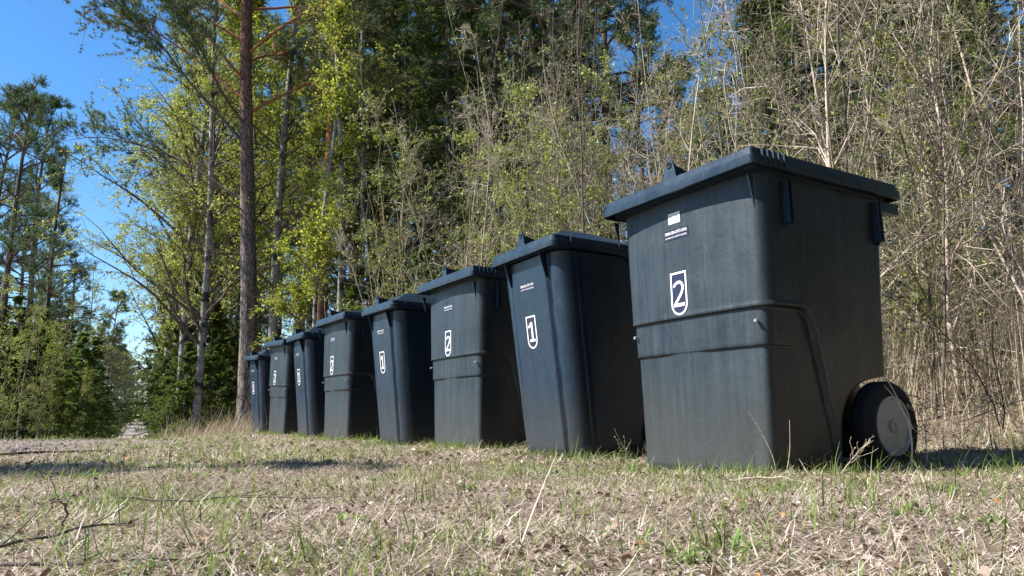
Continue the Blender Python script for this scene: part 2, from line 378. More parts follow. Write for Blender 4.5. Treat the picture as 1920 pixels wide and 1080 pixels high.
def build_cover():
    mb = MB()
    for n, d0, d1, p, ln, wd in ((180000, .75, 3.2, 1.2, .030, .0014), (100000, 3.0, 12, 1.2, .06, .0035)):
        x, y = scatter(n, d0, d1, p); pa = patch(x, y, 1.3, 2)
        k = ~in_bins(x, y) & ~(on_track(x, y) & (rng.random(n) < .93)) & (rng.random(n) < np.clip(.45+pa, .3, 1)); x, y = x[k], y[k]; m = len(x)
        blades(mb, x, y, ln*np.minimum(rng.lognormal(0, .6, m), 2.6), wd*rng.uniform(.6, 1.8, m), rng.uniform(0, 6.28, m), np.abs(rng.normal(.04, .20, m)), rng.normal(.15, .40, m), np.clip(rng.normal(.5, .3, m), 0, 1), z0=.003)
    cx, cy = scatter(420, .95, 10, 1.0, .8)
    for x, y in zip(cx, cy):
        m = int(rng.integers(14, 45)); X = x + rng.normal(0, .025, m); Y = y + rng.normal(0, .025, m)
        if in_bins(X, Y).any() or on_track(X, Y).any(): continue
        a0 = rng.uniform(0, 6.28); blades(mb, X, Y, .06*rng.lognormal(0, .35, m), .0022*rng.uniform(.7, 1.6, m), a0+rng.normal(0, .9, m), rng.uniform(.1, .9, m), rng.uniform(0, .7, m), np.clip(rng.normal(.62, .2, m), 0, 1), n=4)
    tag(mb.obj('dry_grass', M['straw'], smooth=False), kind='stuff')
    mb = MB()
    for n, d0, d1, p, ln, wd in ((38000, .75, 3.2, 1.2, .019, .0030), (40000, 3.0, 12, 1.2, .042, .0045)):
        x, y = scatter(n, d0, d1, p); pa = patch(x, y, 1.0, 0)
        k = ~in_bins(x, y) & ~on_track(x, y) & (rng.random(n) < np.clip((pa-.30)*2.6, .06, 1)); x, y = x[k], y[k]; m = len(x)
        blades(mb, x, y, ln*rng.lognormal(0, .45, m), wd*rng.uniform(.6, 1.5, m), rng.uniform(0, 6.28, m), np.clip(rng.normal(.8, .4, m), .1, 1.5), rng.normal(.3, .3, m), rng.random(m), z0=0)
    # tufts: clumps of longer blades, thick along the feet of the bins
    cx, cy = scatter(560, .9, 9, 1.0, .8)
    c = [(cx[i], cy[i], .035, .8) for i in range(len(cx))]
    for k_, bx, by, a, t in BINS:
        hw = .36 if k_ == '2' else .27
        for j in range(26):
            lx = rng.uniform(-hw, hw); ly = rng.uniform(-.06, -.01); c.append((bx + lx*math.sin(a) + ly*math.cos(a), by - lx*math.cos(a) + ly*math.sin(a), .03, .55))
        for j in range(22):
            lx = hw + rng.uniform(.0, .08); ly = rng.uniform(0, .8); c.append((bx + lx*math.sin(a) + ly*math.cos(a), by - lx*math.cos(a) + ly*math.sin(a), .03, .6))
    for (x, y, s_, g) in c:
        m = int(rng.integers(8, 26)); X = x + rng.normal(0, s_, m); Y = y + rng.normal(0, s_, m)
        k = ~in_bins(X, Y); X, Y = X[k], Y[k]; m = len(X)
        if m: blades(mb, X, Y, .065*g*rng.lognormal(0, .4, m), .003*rng.uniform(.7, 1.4, m), rng.uniform(0, 6.28, m), rng.uniform(.7, 1.5, m), rng.normal(.3, .2, m), rng.random(m)*.9, n=4)
    tag(mb.obj('green_grass', M['green_blade'], smooth=False), kind='stuff')
    # fallen leaves, bark flakes
    mb = MB()
    for n, d0, d1, sz in ((13000, .75, 3.2, .0085), (16000, 3, 12, .018)):
        x, y = scatter(n, d0, d1, 1.2); k = ~in_bins(x, y) & ~(on_track(x, y) & (rng.random(n) < .8)); x, y = x[k], y[k]; m = len(x)
        S = np.stack([x, y, terr(x, y)+rng.uniform(.002, .012, m)], -1)
        az = rng.uniform(0, 6.28, m); A = np.stack([np.cos(az), np.sin(az), rng.normal(0, .25, m)], -1); Bv = np.stack([-np.sin(az), np.cos(az), rng.normal(.1, .35, m)], -1)
        s_ = (sz*np.clip(rng.lognormal(0, .45, m), .3, 2.1))[:, None]; w_ = rng.uniform(.3, .7, m)[:, None]; up = np.array([0, 0, 1.])*s_*rng.uniform(.0, .5, m)[:, None]
        V = np.stack([S, S+A*s_*.35+Bv*s_*w_*.5+up, S+A*s_*.75+Bv*s_*w_*.4+up, S+A*s_, S+A*s_*.7-Bv*s_*w_*.45+up*.8, S+A*s_*.3-Bv*s_*w_*.5+up*.6, S+A*s_*.5], 1)
        b = np.arange(m)[:, None, None]*7; t = np.array([[0, 1, 6], [1, 2, 6], [2, 3, 6], [3, 4, 6], [4, 5, 6], [5, 0, 6]])[None]
        a = np.clip(rng.normal(.5, .24, m), 0, .95); a[rng.random(m) < .012] = 1
        mb.add(V, None, (b+t).reshape(-1, 3), np.repeat(a, 6))
    tag(mb.obj('leaf_litter', M['litter'], smooth=False), kind='stuff')
    # low broad-leaved weeds in rosettes
    mb = MB(); cx, cy = scatter(140, .95, 7, 1.0, .8)
    for x, y in zip(cx, cy):
        m = int(rng.integers(8, 22)); X = x + rng.normal(0, .03, m); Y = y + rng.normal(0, .03, m)
        if in_bins(X, Y).any(): continue
        blades(mb, X, Y, rng.uniform(.02, .045, m), rng.uniform(.008, .016, m), rng.uniform(0, 6.28, m), rng.uniform(.2, 1.0, m), rng.uniform(0, .5, m), rng.random(m), n=4)
    tag(mb.obj('broadleaf_weeds', M['weed'], smooth=False), kind='stuff')
    # stones on the track
    mb = MB(); n = 2600; x = rng.uniform(-8, -2.8, n); y = rng.uniform(2.6, 7.5, n); k = on_track(x, y); x, y = x[k], y[k]; m = len(x)
    s_ = .011*rng.lognormal(0, .5, m)
    octv = np.array([[1, 0, 0], [0, 1, 0], [-1, 0, 0], [0, -1, 0], [0, 0, .7], [0, 0, -.7]]); of = np.array([[0, 1, 4], [1, 2, 4], [2, 3, 4], [3, 0, 4], [1, 0, 5], [2, 1, 5], [3, 2, 5], [0, 3, 5]])
    V = np.stack([x, y, terr(x, y)+.014], -1)[:, None] + octv[None]*s_[:, None, None]*rng.uniform(.6, 1.3, (m, 6, 1))
    mb.add(V, None, (np.arange(m)[:, None, None]*6+of[None]).reshape(-1, 3)); tag(mb.obj('loose_stones', M['gravel'], smooth=False), kind='stuff')
    # tall dry stalks and brush on the bank behind the bins
    mb = MB(); n = 42000
    x = rng.uniform(-3, 13, n); y = rng.uniform(1.5, 12, n); off = (x-.67)*.853 + (y-2.64)*.523; al = (x-.67)*.5-(y-2.64)*.86
    k = (off > 1.15) & (off < 6.5) & (x/y < 2.2) & (rng.random(n) < np.clip((off-.9)*.9, 0, 1)); x, y = x[k], y[k]; m = len(x)
    nearf = np.clip((off[k]-1.0)/2.2, .2, .9)
    blades(mb, x, y, .75*rng.lognormal(0, .45, m)*nearf, .0038*rng.uniform(.7, 1.8, m), rng.uniform(0, 6.28, m), np.clip(rng.normal(1.2, .35, m), .2, 1.57), rng.normal(.12, .2, m), np.clip(rng.normal(.55, .22, m), 0, 1), n=5)
    # pale tall grass at the far end of the row
    n = 9000; x = rng.uniform(-9, -3.2, n); y = rng.uniform(9, 16, n); s_ = x/y; k = (s_ > -.492) & (s_ < -.33); x, y = x[k], y[k]; m = len(x)
    blades(mb, x, y, .26*rng.lognormal(0, .35, m), .004*rng.uniform(.7, 1.6, m), rng.uniform(0, 6.28, m), np.clip(rng.normal(1.1, .35, m), .2, 1.57), rng.normal(.2, .2, m), np.clip(rng.normal(.6, .22, m), 0, 1), n=4)
    tag(mb.obj('tall_dry_grass', M['reed'], smooth=False), kind='stuff')
build_cover()
# ---------------------------------------------------------------- bins
def rrect(x0, x1, y0, y1, r, nf=30, ns=80, nc=8, nb=14, rb=None):
    """closed loop, starts front-left, runs front -> right side -> back -> left side; returns pts and outward normals"""
    rb = rb or r; P = []; Nn = []
    def edge(a, b, n, nm):
        for t in np.linspace(0, 1, n, endpoint=False)[1:]: P.append((a[0]+(b[0]-a[0])*t, a[1]+(b[1]-a[1])*t)); Nn.append(nm)
    def arc(cx, cy, rr, t0, t1, n):
        for t in np.linspace(t0, t1, n): P.append((cx+rr*math.cos(t), cy+rr*math.sin(t))); Nn.append((math.cos(t), math.sin(t)))
    h = math.pi/2
    arc(x0+r, y0+r, r, -2*h, -h, nc); edge((x0+r, y0), (x1-r, y0), nf, (0, -1)); arc(x1-r, y0+r, r, -h, 0, nc)
    edge((x1, y0+r), (x1, y1-rb), ns, (1, 0)); arc(x1-rb, y1-rb, rb, 0, h, nc); edge((x1-rb, y1), (x0+rb, y1), nb, (0, 1))
    arc(x0+rb, y1-rb, rb, h, 2*h, nc); edge((x0, y1-rb), (x0, y0+r), ns, (-1, 0))
    return np.array(P), np.array(Nn)
def loft(mb, loops, cap0=True, cap1=True):
    n = len(loops); k = len(loops[0]); V = np.concatenate(loops); i = np.arange(n*k).reshape(n, k)
    q = np.stack([i[:-1], np.roll(i[:-1], -1, 1), np.roll(i[1:], -1, 1), i[1:]], -1).reshape(-1, 4)
    t = []
    V2 = [V]
    if cap0: V2.append(loops[0].mean(0)[None]); c = n*k; t += [[c, (j+1) % k, j] for j in range(k)]
    if cap1: V2.append(loops[-1].mean(0)[None]); c = n*k + (1 if cap0 else 0); t += [[c, (n-1)*k + j, (n-1)*k + (j+1) % k] for j in range(k)]
    mb.add(np.concatenate(V2), q, t)
def lathe_x(mb, prof, y0, z0, n=48):
    th = np.linspace(0, 2*np.pi, n, endpoint=False); loops = []
    for x, r in prof: loops.append(np.stack([np.full(n, x), y0 + r*np.cos(th), z0 + r*np.sin(th)], -1))
    loft(mb, loops)
def text_mesh(txt, size, xs=1.0):
    cu = bpy.data.curves.new('lettering', 'FONT'); cu.body = txt; cu.size = size; cu.align_x = 'CENTER'; cu.resolution_u = 3
    o = bpy.data.objects.new('t', cu); C.objects.link(o); bpy.context.view_layer.update()
    me = o.to_mesh(); v = np.array([p.co[:] for p in me.vertices]); t = []
    me.calc_loop_triangles(); t = [list(x.vertices) for x in me.loop_triangles]
    o.to_mesh_clear(); bpy.data.objects.remove(o); bpy.data.curves.remove(cu)
    v[:, 0] *= xs; return v, t
Z1, Z2 = .565, .435
def front2(x, z): return .0*z - .020*(1-(np.asarray(x)/.33)**2)
def front1(x, z): return -.095*z - .012 + 0*np.asarray(x)
def body2():
    prof = [(.37, .002), (.371, .03), (.372, .06), (.374, .10), (.378, .15), (.386, .19), (.40, .225), (.42, .255), (.45, .285), (.49, .308), (.54, .323), (.60, .333), (.648, .338), (.655, .342), (.656, .35)]
    zs = list(np.arange(.36, 1.035, .0125)) + list(np.arange(.5, .6, .0051)) + [Z1-.004, Z1-.002, Z1, Z1+.003, Z2-.004, Z2-.002, Z2, Z2+.003]
    rows = prof + [(.655+(z-.35)*.055, z) for z in sorted(zs)]
    extra = sorted(set(np.round(np.arange(.015, .33, .012), 3)))
    rows = sorted(rows + [(float(np.interp(z, [p[1] for p in prof], [p[0] for p in prof])), z) for z in extra], key=lambda p: p[1])
    loops = []
    for yb, z in rows:
        hw = .325 + .035*z; yf = 0.0
        P, Nn = rrect(-hw, hw, yf, yb, .05, 30, 110, 8, 12, .03)
        sd_ = np.abs(Nn[:, 0]) > .999; tt_ = (P[:, 1]-(yf+.05))/(yb-.03-yf-.05)
        P[:, 1] = np.where(sd_, np.where(tt_ < .7, yf+.05+tt_/.7*(.335-yf-.05), .335+(tt_-.7)/.3*(yb-.03-.335)), P[:, 1])
        off = np.where(Nn[:, 1] < -.01, 0, 0).astype(float)
        bow = np.where(Nn[:, 1] < -.5, .020*np.clip(1-(P[:, 0]/hw)**2, 0, 1), 0)
        off -= bow
        s1 = .012*(1-sstep(z, Z1-.003, Z1+.001)); s2 = .009*(1-sstep(z, Z2-.003, Z2+.001))
        yc = .215 + (Z1-z)*.27
        A = yc-P[:, 1]; B = Z1-z; rr_ = .055
        side = np.abs(Nn[:, 0]) > .9
        dd = np.where((A < rr_) & (B < rr_) & side, rr_-np.hypot(np.maximum(rr_-A, 0), max(rr_-B, 0)), np.minimum(A, B))
        rec = sstep(dd, 0, .006)
        fade = np.clip(1-P[:, 1]/.19, 0, 1)
        cfade = np.where((Nn[:, 1] < -.9), 1 - .75*np.exp(-((P[:, 0]+.02)/.09)**4), 1)
        back = Nn[:, 1] > .01
        ridge = -.0055*np.exp(-((dd+.006)/.007)**2)*(.25+.75*sstep(z, .25, .5))
        o = rec*(.010 + .006*sstep(P[:, 1], .0, .06)) + s2*fade*cfade*rec + ridge*np.where(side, 1, .25)
        off += np.where(back, 0, o)
        # foot chamfer
        off += .008*(1-sstep(z, .0, .03))
        X = P - Nn*off[:, None]
        loops.append(np.c_[X, np.full(len(X), z)])
    mb = MB(); loft(mb, loops); return mb
def body1():
    loops = []
    for z in [.014, .018, .03, .045] + list(np.arange(.06, 1.0, .02)):
        hw = .245 + .03*z; yf = -.095*z; yb = .50 + .06*z
        if z < .14: yb = yb - .10*(1-(z/.14)**2)**.5
        P, Nn = rrect(-hw, hw, yf, yb, .085, 60, 40, 12, 12, .03)
        pan = sstep(-np.abs(P[:, 0]), -.158, -.146)*(Nn[:, 1] < -.9)
        gro = np.exp(-((np.abs(P[:, 0])-.166)/.006)**2)*(Nn[:, 1] < -.3)
        sg = np.exp(-((P[:, 1]-yf-.095)/.006)**2)*(np.abs(Nn[:, 0]) > .9)
        off = -.013*pan + .007*gro + .005*sg + .008*(1-sstep(z, .014, .04))
        X = P - Nn*off[:, None]; loops.append(np.c_[X, np.full(len(X), z)])
    mb = MB(); loft(mb, loops); return mb
def lid(W, y0, y1, z0, hs, dome, dip=0, r=.035):
    """skirted, domed lid; z0 is the lower edge of the skirt"""
    prof = [(.010, -.002), (.001, 0), (0, .003), (0, hs*.52), (.006, hs*.56), (.010, hs*.60), (.0115, hs*.95), (.015, hs), (.021, hs+.003), (.045, hs+.004), (.052, hs+.007), (.075, hs+.014)]
    for t in (.12, .2, .3, .42, .55, .7, .85, .97): prof.append((.075 + t*(W/2-.085), hs+.014 + dome*math.sin(min(1, t*1.05)*math.pi/2)))
    mb = MB(); loops = []
    cy = (y0+y1)/2
    # underside
    for t in (.97, .5, .12): P, _ = rrect(-W/2+t*(W/2-.02)+.01, W/2-t*(W/2-.02)-.01, y0+.01+t*(W/2-.02), y1-.01-t*(W/2-.02), .01, 20, 50, 6, 12); loops.append(np.c_[P, np.full(len(P), z0+hs*.55)])
    P, _ = rrect(-W/2+.012, W/2-.012, y0+.012, y1-.012, r-.01, 20, 50, 6, 12); loops.append(np.c_[P, np.full(len(P), z0+hs*.5)])
    L = y1-y0
    for ins, h in prof:
        P, Nn = rrect(-W/2+ins, W/2-ins, y0+ins, y1-ins, max(r-ins, .004), 20, 50, 6, 12)
        z = np.full(len(P), z0+h)
        if h < hs*.4 and dip: z -= dip*np.exp(-((P[:, 1]-(y0+L*.72))/(L*.13))**2)*(np.abs(Nn[:, 0]) > .5)
        # the dome is ridged: it runs up from the front and down towards the hinge
        if h > hs+.01:
            u = (P[:, 1]-y0)/L; f = np.clip(np.sin(np.clip(u*1.25-.02, 0, 1)*math.pi*.9), 0, 1)**.6
            z = z0+hs+.008 + (h-hs-.008)*(.35+.75*f)
        loops.append(np.c_[P, z])
    loft(mb, loops); return mb
def lug(W, y0, ztop):
    """upright locking eye at the middle of the lid's front edge with its reinforcing rib"""
    mb = MB(); t = .008
    prof = [(-.036, 0), (.036, 0), (.024, .060), (.014, .078), (-.006, .080), (-.020, .068)]
    a = np.array([[x, y0+.014, ztop-.012+z] for x, z in prof]); b = a + [0, t, 0]; k = len(prof); i = np.arange(k)
    mb.add(np.concatenate([a, b]), np.stack([i, (i+1) % k, (i+1) % k + k, i+k], -1), [[0, j+1, j] for j in range(1, k-1)] + [[k, k+j, k+j+1] for j in range(1, k-1)])
    v = np.array([[x, y, z] for x in (-.006, .006) for y, z in ((y0+.02, ztop-.01), (y0+.16, ztop+.004), (y0+.13, ztop+.034), (y0+.02, ztop+.056))])
    mb.add(v, [[0, 1, 2, 3], [7, 6, 5, 4], [0, 4, 5, 1], [1, 5, 6, 2], [2, 6, 7, 3], [3, 7, 4, 0]])
    return mb
def eyelet(y0, ztop):
    mb = MB(); th = np.linspace(0, 2*np.pi, 20, endpoint=False)
    loops = [np.stack([.002+r*np.cos(th), np.full(20, y0+y), ztop+.048+r*np.sin(th)], -1) for r, y in ((.013, .014), (.013, .011), (.009, .011), (.008, .0135))]
    loft(mb, loops, False, True); return mb
def conform(v2, cx, cz, fr, eps):
    x = v2[:, 0]+cx; z = v2[:, 1]+cz; return np.stack([x, fr(x, z)-eps, z], -1)
def grid_patch(w, h, cx, cz, fr, eps, n=8, round_bottom=False, ins=0):
    """flat sticker following the bin's front"""
    mb = MB(); us = np.linspace(-1, 1, n)
    rows = []
    m = 16
    for j in range(m):
        t = j/(m-1); z = h/2 - ins - t*(h-2*ins); hw = w/2-ins
        if round_bottom:
            zz = z + h/2; rr = w/2-ins
            c = (w/2)
            if zz < c: hw = math.sqrt(max(rr*rr-(c-zz)**2, 0))
        rows.append(np.stack([us*hw, np.full(n, z)], -1))
    V = np.concatenate(rows); i = np.arange(m*n).reshape(m, n)
    q = np.stack([i[:-1, :-1], i[1:, :-1], i[1:, 1:], i[:-1, 1:]], -1).reshape(-1, 4)
    mb.add(conform(V, cx, cz, fr, eps), q); return mb
def ribbon(mb, pts, wd, cx, cz, fr, eps, caps=True):
    p = np.array(pts, float); d = np.gradient(p, axis=0); d /= np.linalg.norm(d, axis=1)[:, None]; nn = np.stack([-d[:, 1], d[:, 0]], -1)*wd/2
    V = np.concatenate([p+nn, p-nn]); k = len(p); i = np.arange(k-1)
    mb.add(conform(V, cx, cz, fr, eps), np.stack([i, i+1, i+1+k, i+k], -1))
def badge(num, fr, parent, cx, cz):
    w, h = .085, .165
    b = grid_patch(w, h, cx, cz, fr, .0015, round_bottom=True).obj('number_sticker', M['backing'], parent)
    mb = MB(); o = w/2-.0045; th = np.linspace(0, -math.pi, 17)
    zc = -h/2+w/2
    p = [(-o, h/2-.0045)] + [(-o, z) for z in np.linspace(h/2-.02, zc+.005, 5)] + [(o*math.cos(t), zc+o*math.sin(t)) for t in np.linspace(-math.pi, 0, 21)] + [(o, z) for z in np.linspace(zc+.005, h/2-.02, 5)] + [(o, h/2-.0045)]
    ribbon(mb, p, .0075, cx, cz, fr, .0025)
    ribbon(mb, [(x, h/2-.0045) for x in np.linspace(-o-.0037, o+.0037, 6)], .0075, cx, cz, fr, .0028)
    mb.obj('border', M['white'], b)
    mb = MB()
    if num == '1':
        ribbon(mb, [(.004, z) for z in np.linspace(.050, -.038, 6)], .0145, cx, cz, fr, .0025)
        ribbon(mb, [(-.024, .026), (-.012, .033), (.000, .046)], .0125, cx, cz, fr, .0029)
        ribbon(mb, [(x, -.041) for x in np.linspace(-.022, .026, 5)], .012, cx, cz, fr, .0031)
    else:
        p = [(-.026, .027), (-.020, .034), (-.010, .041), (.002, .0435), (.013, .040), (.0205, .031), (.0215, .019), (.0175, .007), (.008, -.007), (-.006, -.022), (-.022, -.040)]
        tt = np.linspace(0, 1, len(p)); t2 = np.linspace(0, 1, 40); p = np.array(p)
        pp = np.stack([np.interp(t2, tt, p[:, 0]), np.interp(t2, tt, p[:, 1])], -1)
        for _ in range(4): pp[1:-1] = (pp[:-2]+2*pp[1:-1]+pp[2:])/4
        ribbon(mb, pp, .011, cx, cz, fr, .0025)
        ribbon(mb, [(x, -.043) for x in np.linspace(-.029, .028, 5)], .0125, cx, cz, fr, .0029)
    mb.obj('numeral', M['white'], b)
def notice(fr, parent, cx, cz):
    b = grid_patch(.128, .040, cx, cz, fr, .0015).obj('notice_sticker', M['backing'], parent)
    mb = MB()
    v, t = text_mesh('DENNA SIDA UTÅT GATAN', .0145, .62); v[:, 0] *= 1
    w = v[:, 0].max()-v[:, 0].min(); v[:, 0] *= .114/w; v[:, 1] *= 1.15
    mb.add(conform(v, cx, cz+.0015, fr, .0025), None, t); mb.add(conform(v*[1, 1, 1]+[.0006, .0004, 0], cx, cz+.0015, fr, .0027), None, t)
    v, t = text_mesh('på planerad sophämtningsdag', .0105, .62); w = v[:, 0].max()-v[:, 0].min(); v[:, 0] *= .112/w
    mb.add(conform(v, cx, cz-.0125, fr, .0025), None, t)
    mb.obj('lettering', M['white'], b)
def fin(mb, x, y, tri, th=.004, axis='x'):
    """triangular gusset: tri = [(out, z)...] extruded by th"""
    a = np.array([[x-th/2, p[0], p[1]] for p in tri]); b = a + [th, 0, 0]; k = len(tri); i = np.arange(k)
    mb.add(np.concatenate([a, b]), np.stack([i, (i+1) % k, (i+1) % k+k, i+k], -1), [[0, j, j+1] for j in range(1, k-1)] + [[k, k+j+1, k+j] for j in range(1, k-1)])
def wheels(parent, x, y, r, wd):
    mb = MB(); mb.tubes(np.array([[-x, y, r], [x, y, r]]), np.array([.011, .011]), 10); mb.obj('axle', M['metal'], parent)
    for s in (-1, 1):
        mb = MB(); o = lambda t: s*(x-wd/2+t*wd)
        q = r*.66
        prof = [(o(.1), q), (o(.02), q+.006), (o(0), q+.014), (o(.03), r-.016), (o(.10), r-.005), (o(.2), r-.001)]
        for g in (.32, .5, .68): prof += [(o(g-.05), r), (o(g-.03), r-.004), (o(g+.03), r-.004), (o(g+.05), r)]
        prof += [(o(.8), r-.001), (o(.9), r-.005), (o(.97), r-.016), (o(1), q+.014), (o(.98), q+.006), (o(.9), q)]
        if s < 0: prof = prof[::-1]
        lathe_x(mb, prof, y, r, 64); tw = mb.obj('wheel', M['rubber'], parent, auto=40)
        mb = MB(); prof = [(o(.91), q+.001), (o(.99), q), (o(.99), q-.008), (o(.86), q-.013), (o(.74), q-.02), (o(.78), .045), (o(.80), .026), (o(.98), .024), (o(1.0), .020), (o(1.0), .012), (o(.96), .010), (o(.96), .001)]
        if s < 0: prof = prof[::-1]
        lathe_x(mb, prof, y, r, 64); mb.obj('rim', M['hub'], tw, auto=35)
def make_bin(kind):
    root = empty('wheelie_bin')
    if kind == '2':
        W, y0, y1, zl, hs = .790, -.082, .785, 1.026, .061
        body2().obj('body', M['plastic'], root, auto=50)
        fr = front2
        mb = MB()                                   # rim flange under the lid
        L = [];
        for ins, z in ((.03, 1.022), (.012, 1.023), (.010, 1.04), (.03, 1.041)):
            P, _ = rrect(-.382+ins, .382-ins, -.062+ins, .745-ins, .04, 20, 40, 6, 12); L.append(np.c_[P, np.full(len(P), z)])
        loft(mb, L); mb.obj('rim_flange', M['lid'], root, auto=40)
        for sx in (-1, 1):
            for yy, zb in ((.12, .85), (.645, .845)):
                mb = MB()
                for dy in (-.011, .011): mb.box(sx*.352, sx*.380, yy+dy-.0025, yy+dy+.0025, zb, 1.0)
                mb.box(sx*.352, sx*.362, yy-.011, yy+.011, zb, 1.0); mb.box(sx*.350, sx*.366, yy-.003, yy+.003, zb-.012, zb+.01)
                mb.obj('side_rib', M['lid'], root, smooth=False)
        for sx, zb in ((-.348, .90), (.348, .88)):
            mb = MB(); fin(mb, sx, 0, [(-.055, 1.0), (-.03, 1.0), (-.03, zb)]); mb.obj('corner_gusset', M['lid'], root, smooth=False)
        ld = lid(W, y0, y1, zl, hs, .056, r=.022)
        for sx in (-1, 1):
            for j in range(5): ld.box(sx*(W/2-.004), sx*(W/2+.003), y0+.05+j*.028, y0+.062+j*.028, zl+.002, zl+hs-.006)
            for j in range(5): ld.box(sx*(W/2-.004), sx*(W/2+.0015), y0+.26+j*.11, y0+.263+j*.11, zl+.004, zl+hs*.5)
        lo = ld.obj('lid', M['lid'], root, auto=30)
        wheels(root, .338, .60, .16, .078)
        mb = MB(); L = []
        for zz in (.05, .06, .2, .36): P, _ = rrect(-.245, .245, .30, .628+.02*zz, .02, 4, 4, 4, 4); L.append(np.c_[P, np.full(len(P), zz)])
        loft(mb, L); mb.obj('wheel_well', M['plastic'], root, auto=40)
        for sx in (-.300, .300):
            mb = MB(); mb.tubes(np.array([[sx, -.012, .515], [sx, -.0, .515]]), np.array([.006, .006]), 12, cap=True); mb.obj('rivet', M['hub'], root)
        badge('2', fr, root, -.03, .655); notice(fr, root, -.03, .885)
    else:
        W, y0, y1, zl, hs = .581, -.150, .62, .99, .060
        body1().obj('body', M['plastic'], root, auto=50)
        fr = front1
        mb = MB(); L = []
        for ins, z in ((.03, .986), (.012, .987), (.010, 1.005), (.03, 1.006)):
            P, _ = rrect(-.288+ins, .288-ins, -.135+ins, .60-ins, .05, 20, 40, 6, 12); L.append(np.c_[P, np.full(len(P), z)])
        loft(mb, L); mb.obj('rim_flange', M['lid'], root, auto=40)
        for x in (-.156, .156):
            mb = MB(); fin(mb, x, 0, [(-.138, .985), (-.075, .985), (-.080, .865), (-.10, .865)]); mb.obj('front_gusset', M['lid'], root, smooth=False)
        ld = lid(W, y0, y1, zl, hs, .085, .03, .04)
        for sx in (-1, 1): ld.box(sx*(W/2-.004), sx*(W/2+.003), y0+.11, y0+.114, zl+.002, zl+hs-.004)
        lo = ld.obj('lid', M['lid'], root, auto=30)
        wheels(root, .255, .50, .10, .05)
        for sx in (-.185, .185):
            mb = MB(); mb.box(sx-.03, sx+.03, .012, .07, 0, .034); mb.obj('foot', M['plastic'], root, smooth=False)
        badge('1', fr, root, -.015, .615); notice(fr, root, -.015, .845)
    ty = zl+hs
    lg = lug(W, y0, ty+.004).obj('locking_eye', M['lid'], lo, smooth=False); eyelet(y0, ty+.004).obj('eyelet', M['rubber'], lo)
    mb = MB(); hx = W*.30                       # handle bar and hinges behind
    for sx in (-hx, 0, hx): mb.box(sx-.025, sx+.025, y1-.05, y1+.012, zl-.045, zl+.012)
    mb.tubes(np.array([[-W/2+.04, y1+.012, zl-.03], [W/2-.04, y1+.012, zl-.03]]), np.array([.014, .014]), 10, cap=True)
    mb.box(W/2-.06, W/2-.03, y1-.10, y1+.012, zl-.055, zl-.012); mb.box(-W/2+.03, -W/2+.06, y1-.10, y1+.012, zl-.055, zl-.012)
    mb.obj('handle', M['lid'], root, smooth=False)
    return root
def kids(o): return [c for c in bpy.data.objects if c.parent == o]
def copy_tree(o, parent=None):
    c = o.copy(); C.objects.link(c); c.parent = parent
    for ch in kids(o): copy_tree(ch, c)
    return c
BIN_LABELS = [
 'farthest narrow wheelie bin with number 1, in front of the pine trunk',
 'dusty grey wide wheelie bin with number 2, leaning beside the farthest narrow bin',
 'third wheelie bin from the far end, narrow and blue grey with number 1',
 'dull brownish wide wheelie bin with number 2, fourth from the far end of the row',
 'narrow blue grey bin with number 1, fourth from the wheel end',
 'wide dusty bin with number 2 and pale dirty foot, third from the wheel end',
 'narrow blue grey wheelie bin with number 1 right beside the largest bin',
 'largest nearest wheelie bin with number 2, white barcode label and its black wheel in view']
protos = {}
for i, (k, x, y, a, tilt) in enumerate(BINS):
    if k not in protos: protos[k] = make_bin(k); o = protos[k]
    else: o = copy_tree(protos[k])
    # the front faces local -Y
    o.location = (x, y, float(terr(x, y)) - .004)
    o.rotation_euler = (0, R(tilt), a - math.pi/2); o.rotation_mode = 'XYZ'
    tag(o, BIN_LABELS[i], 'wheelie bin', 'wheelie bins standing in a row')
    if i in (1, 3, 5):
        for c in kids(o):
            if c.name.startswith('body'):
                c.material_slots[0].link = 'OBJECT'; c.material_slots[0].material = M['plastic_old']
    last = o
# the nearest bin also carries a paper label
pl = grid_patch(.062, .042, -.035, .948, front2, .0015).obj('paper_label', M['paper'], last)
mb = MB()
for x, w_ in ((-.016, .018), (.012, .010)):
    for j in range(6): mb.add(conform(np.array([[x-w_/2+j*w_/6, -.002, 0], [x-w_/2+j*w_/6+.0012, -.002, 0], [x-w_/2+j*w_/6+.0012, .012, 0], [x-w_/2+j*w_/6, .012, 0]]), -.035, .948, front2, .0022), [[0, 1, 2, 3]])
mb.obj('barcode', M['ink'], pl)
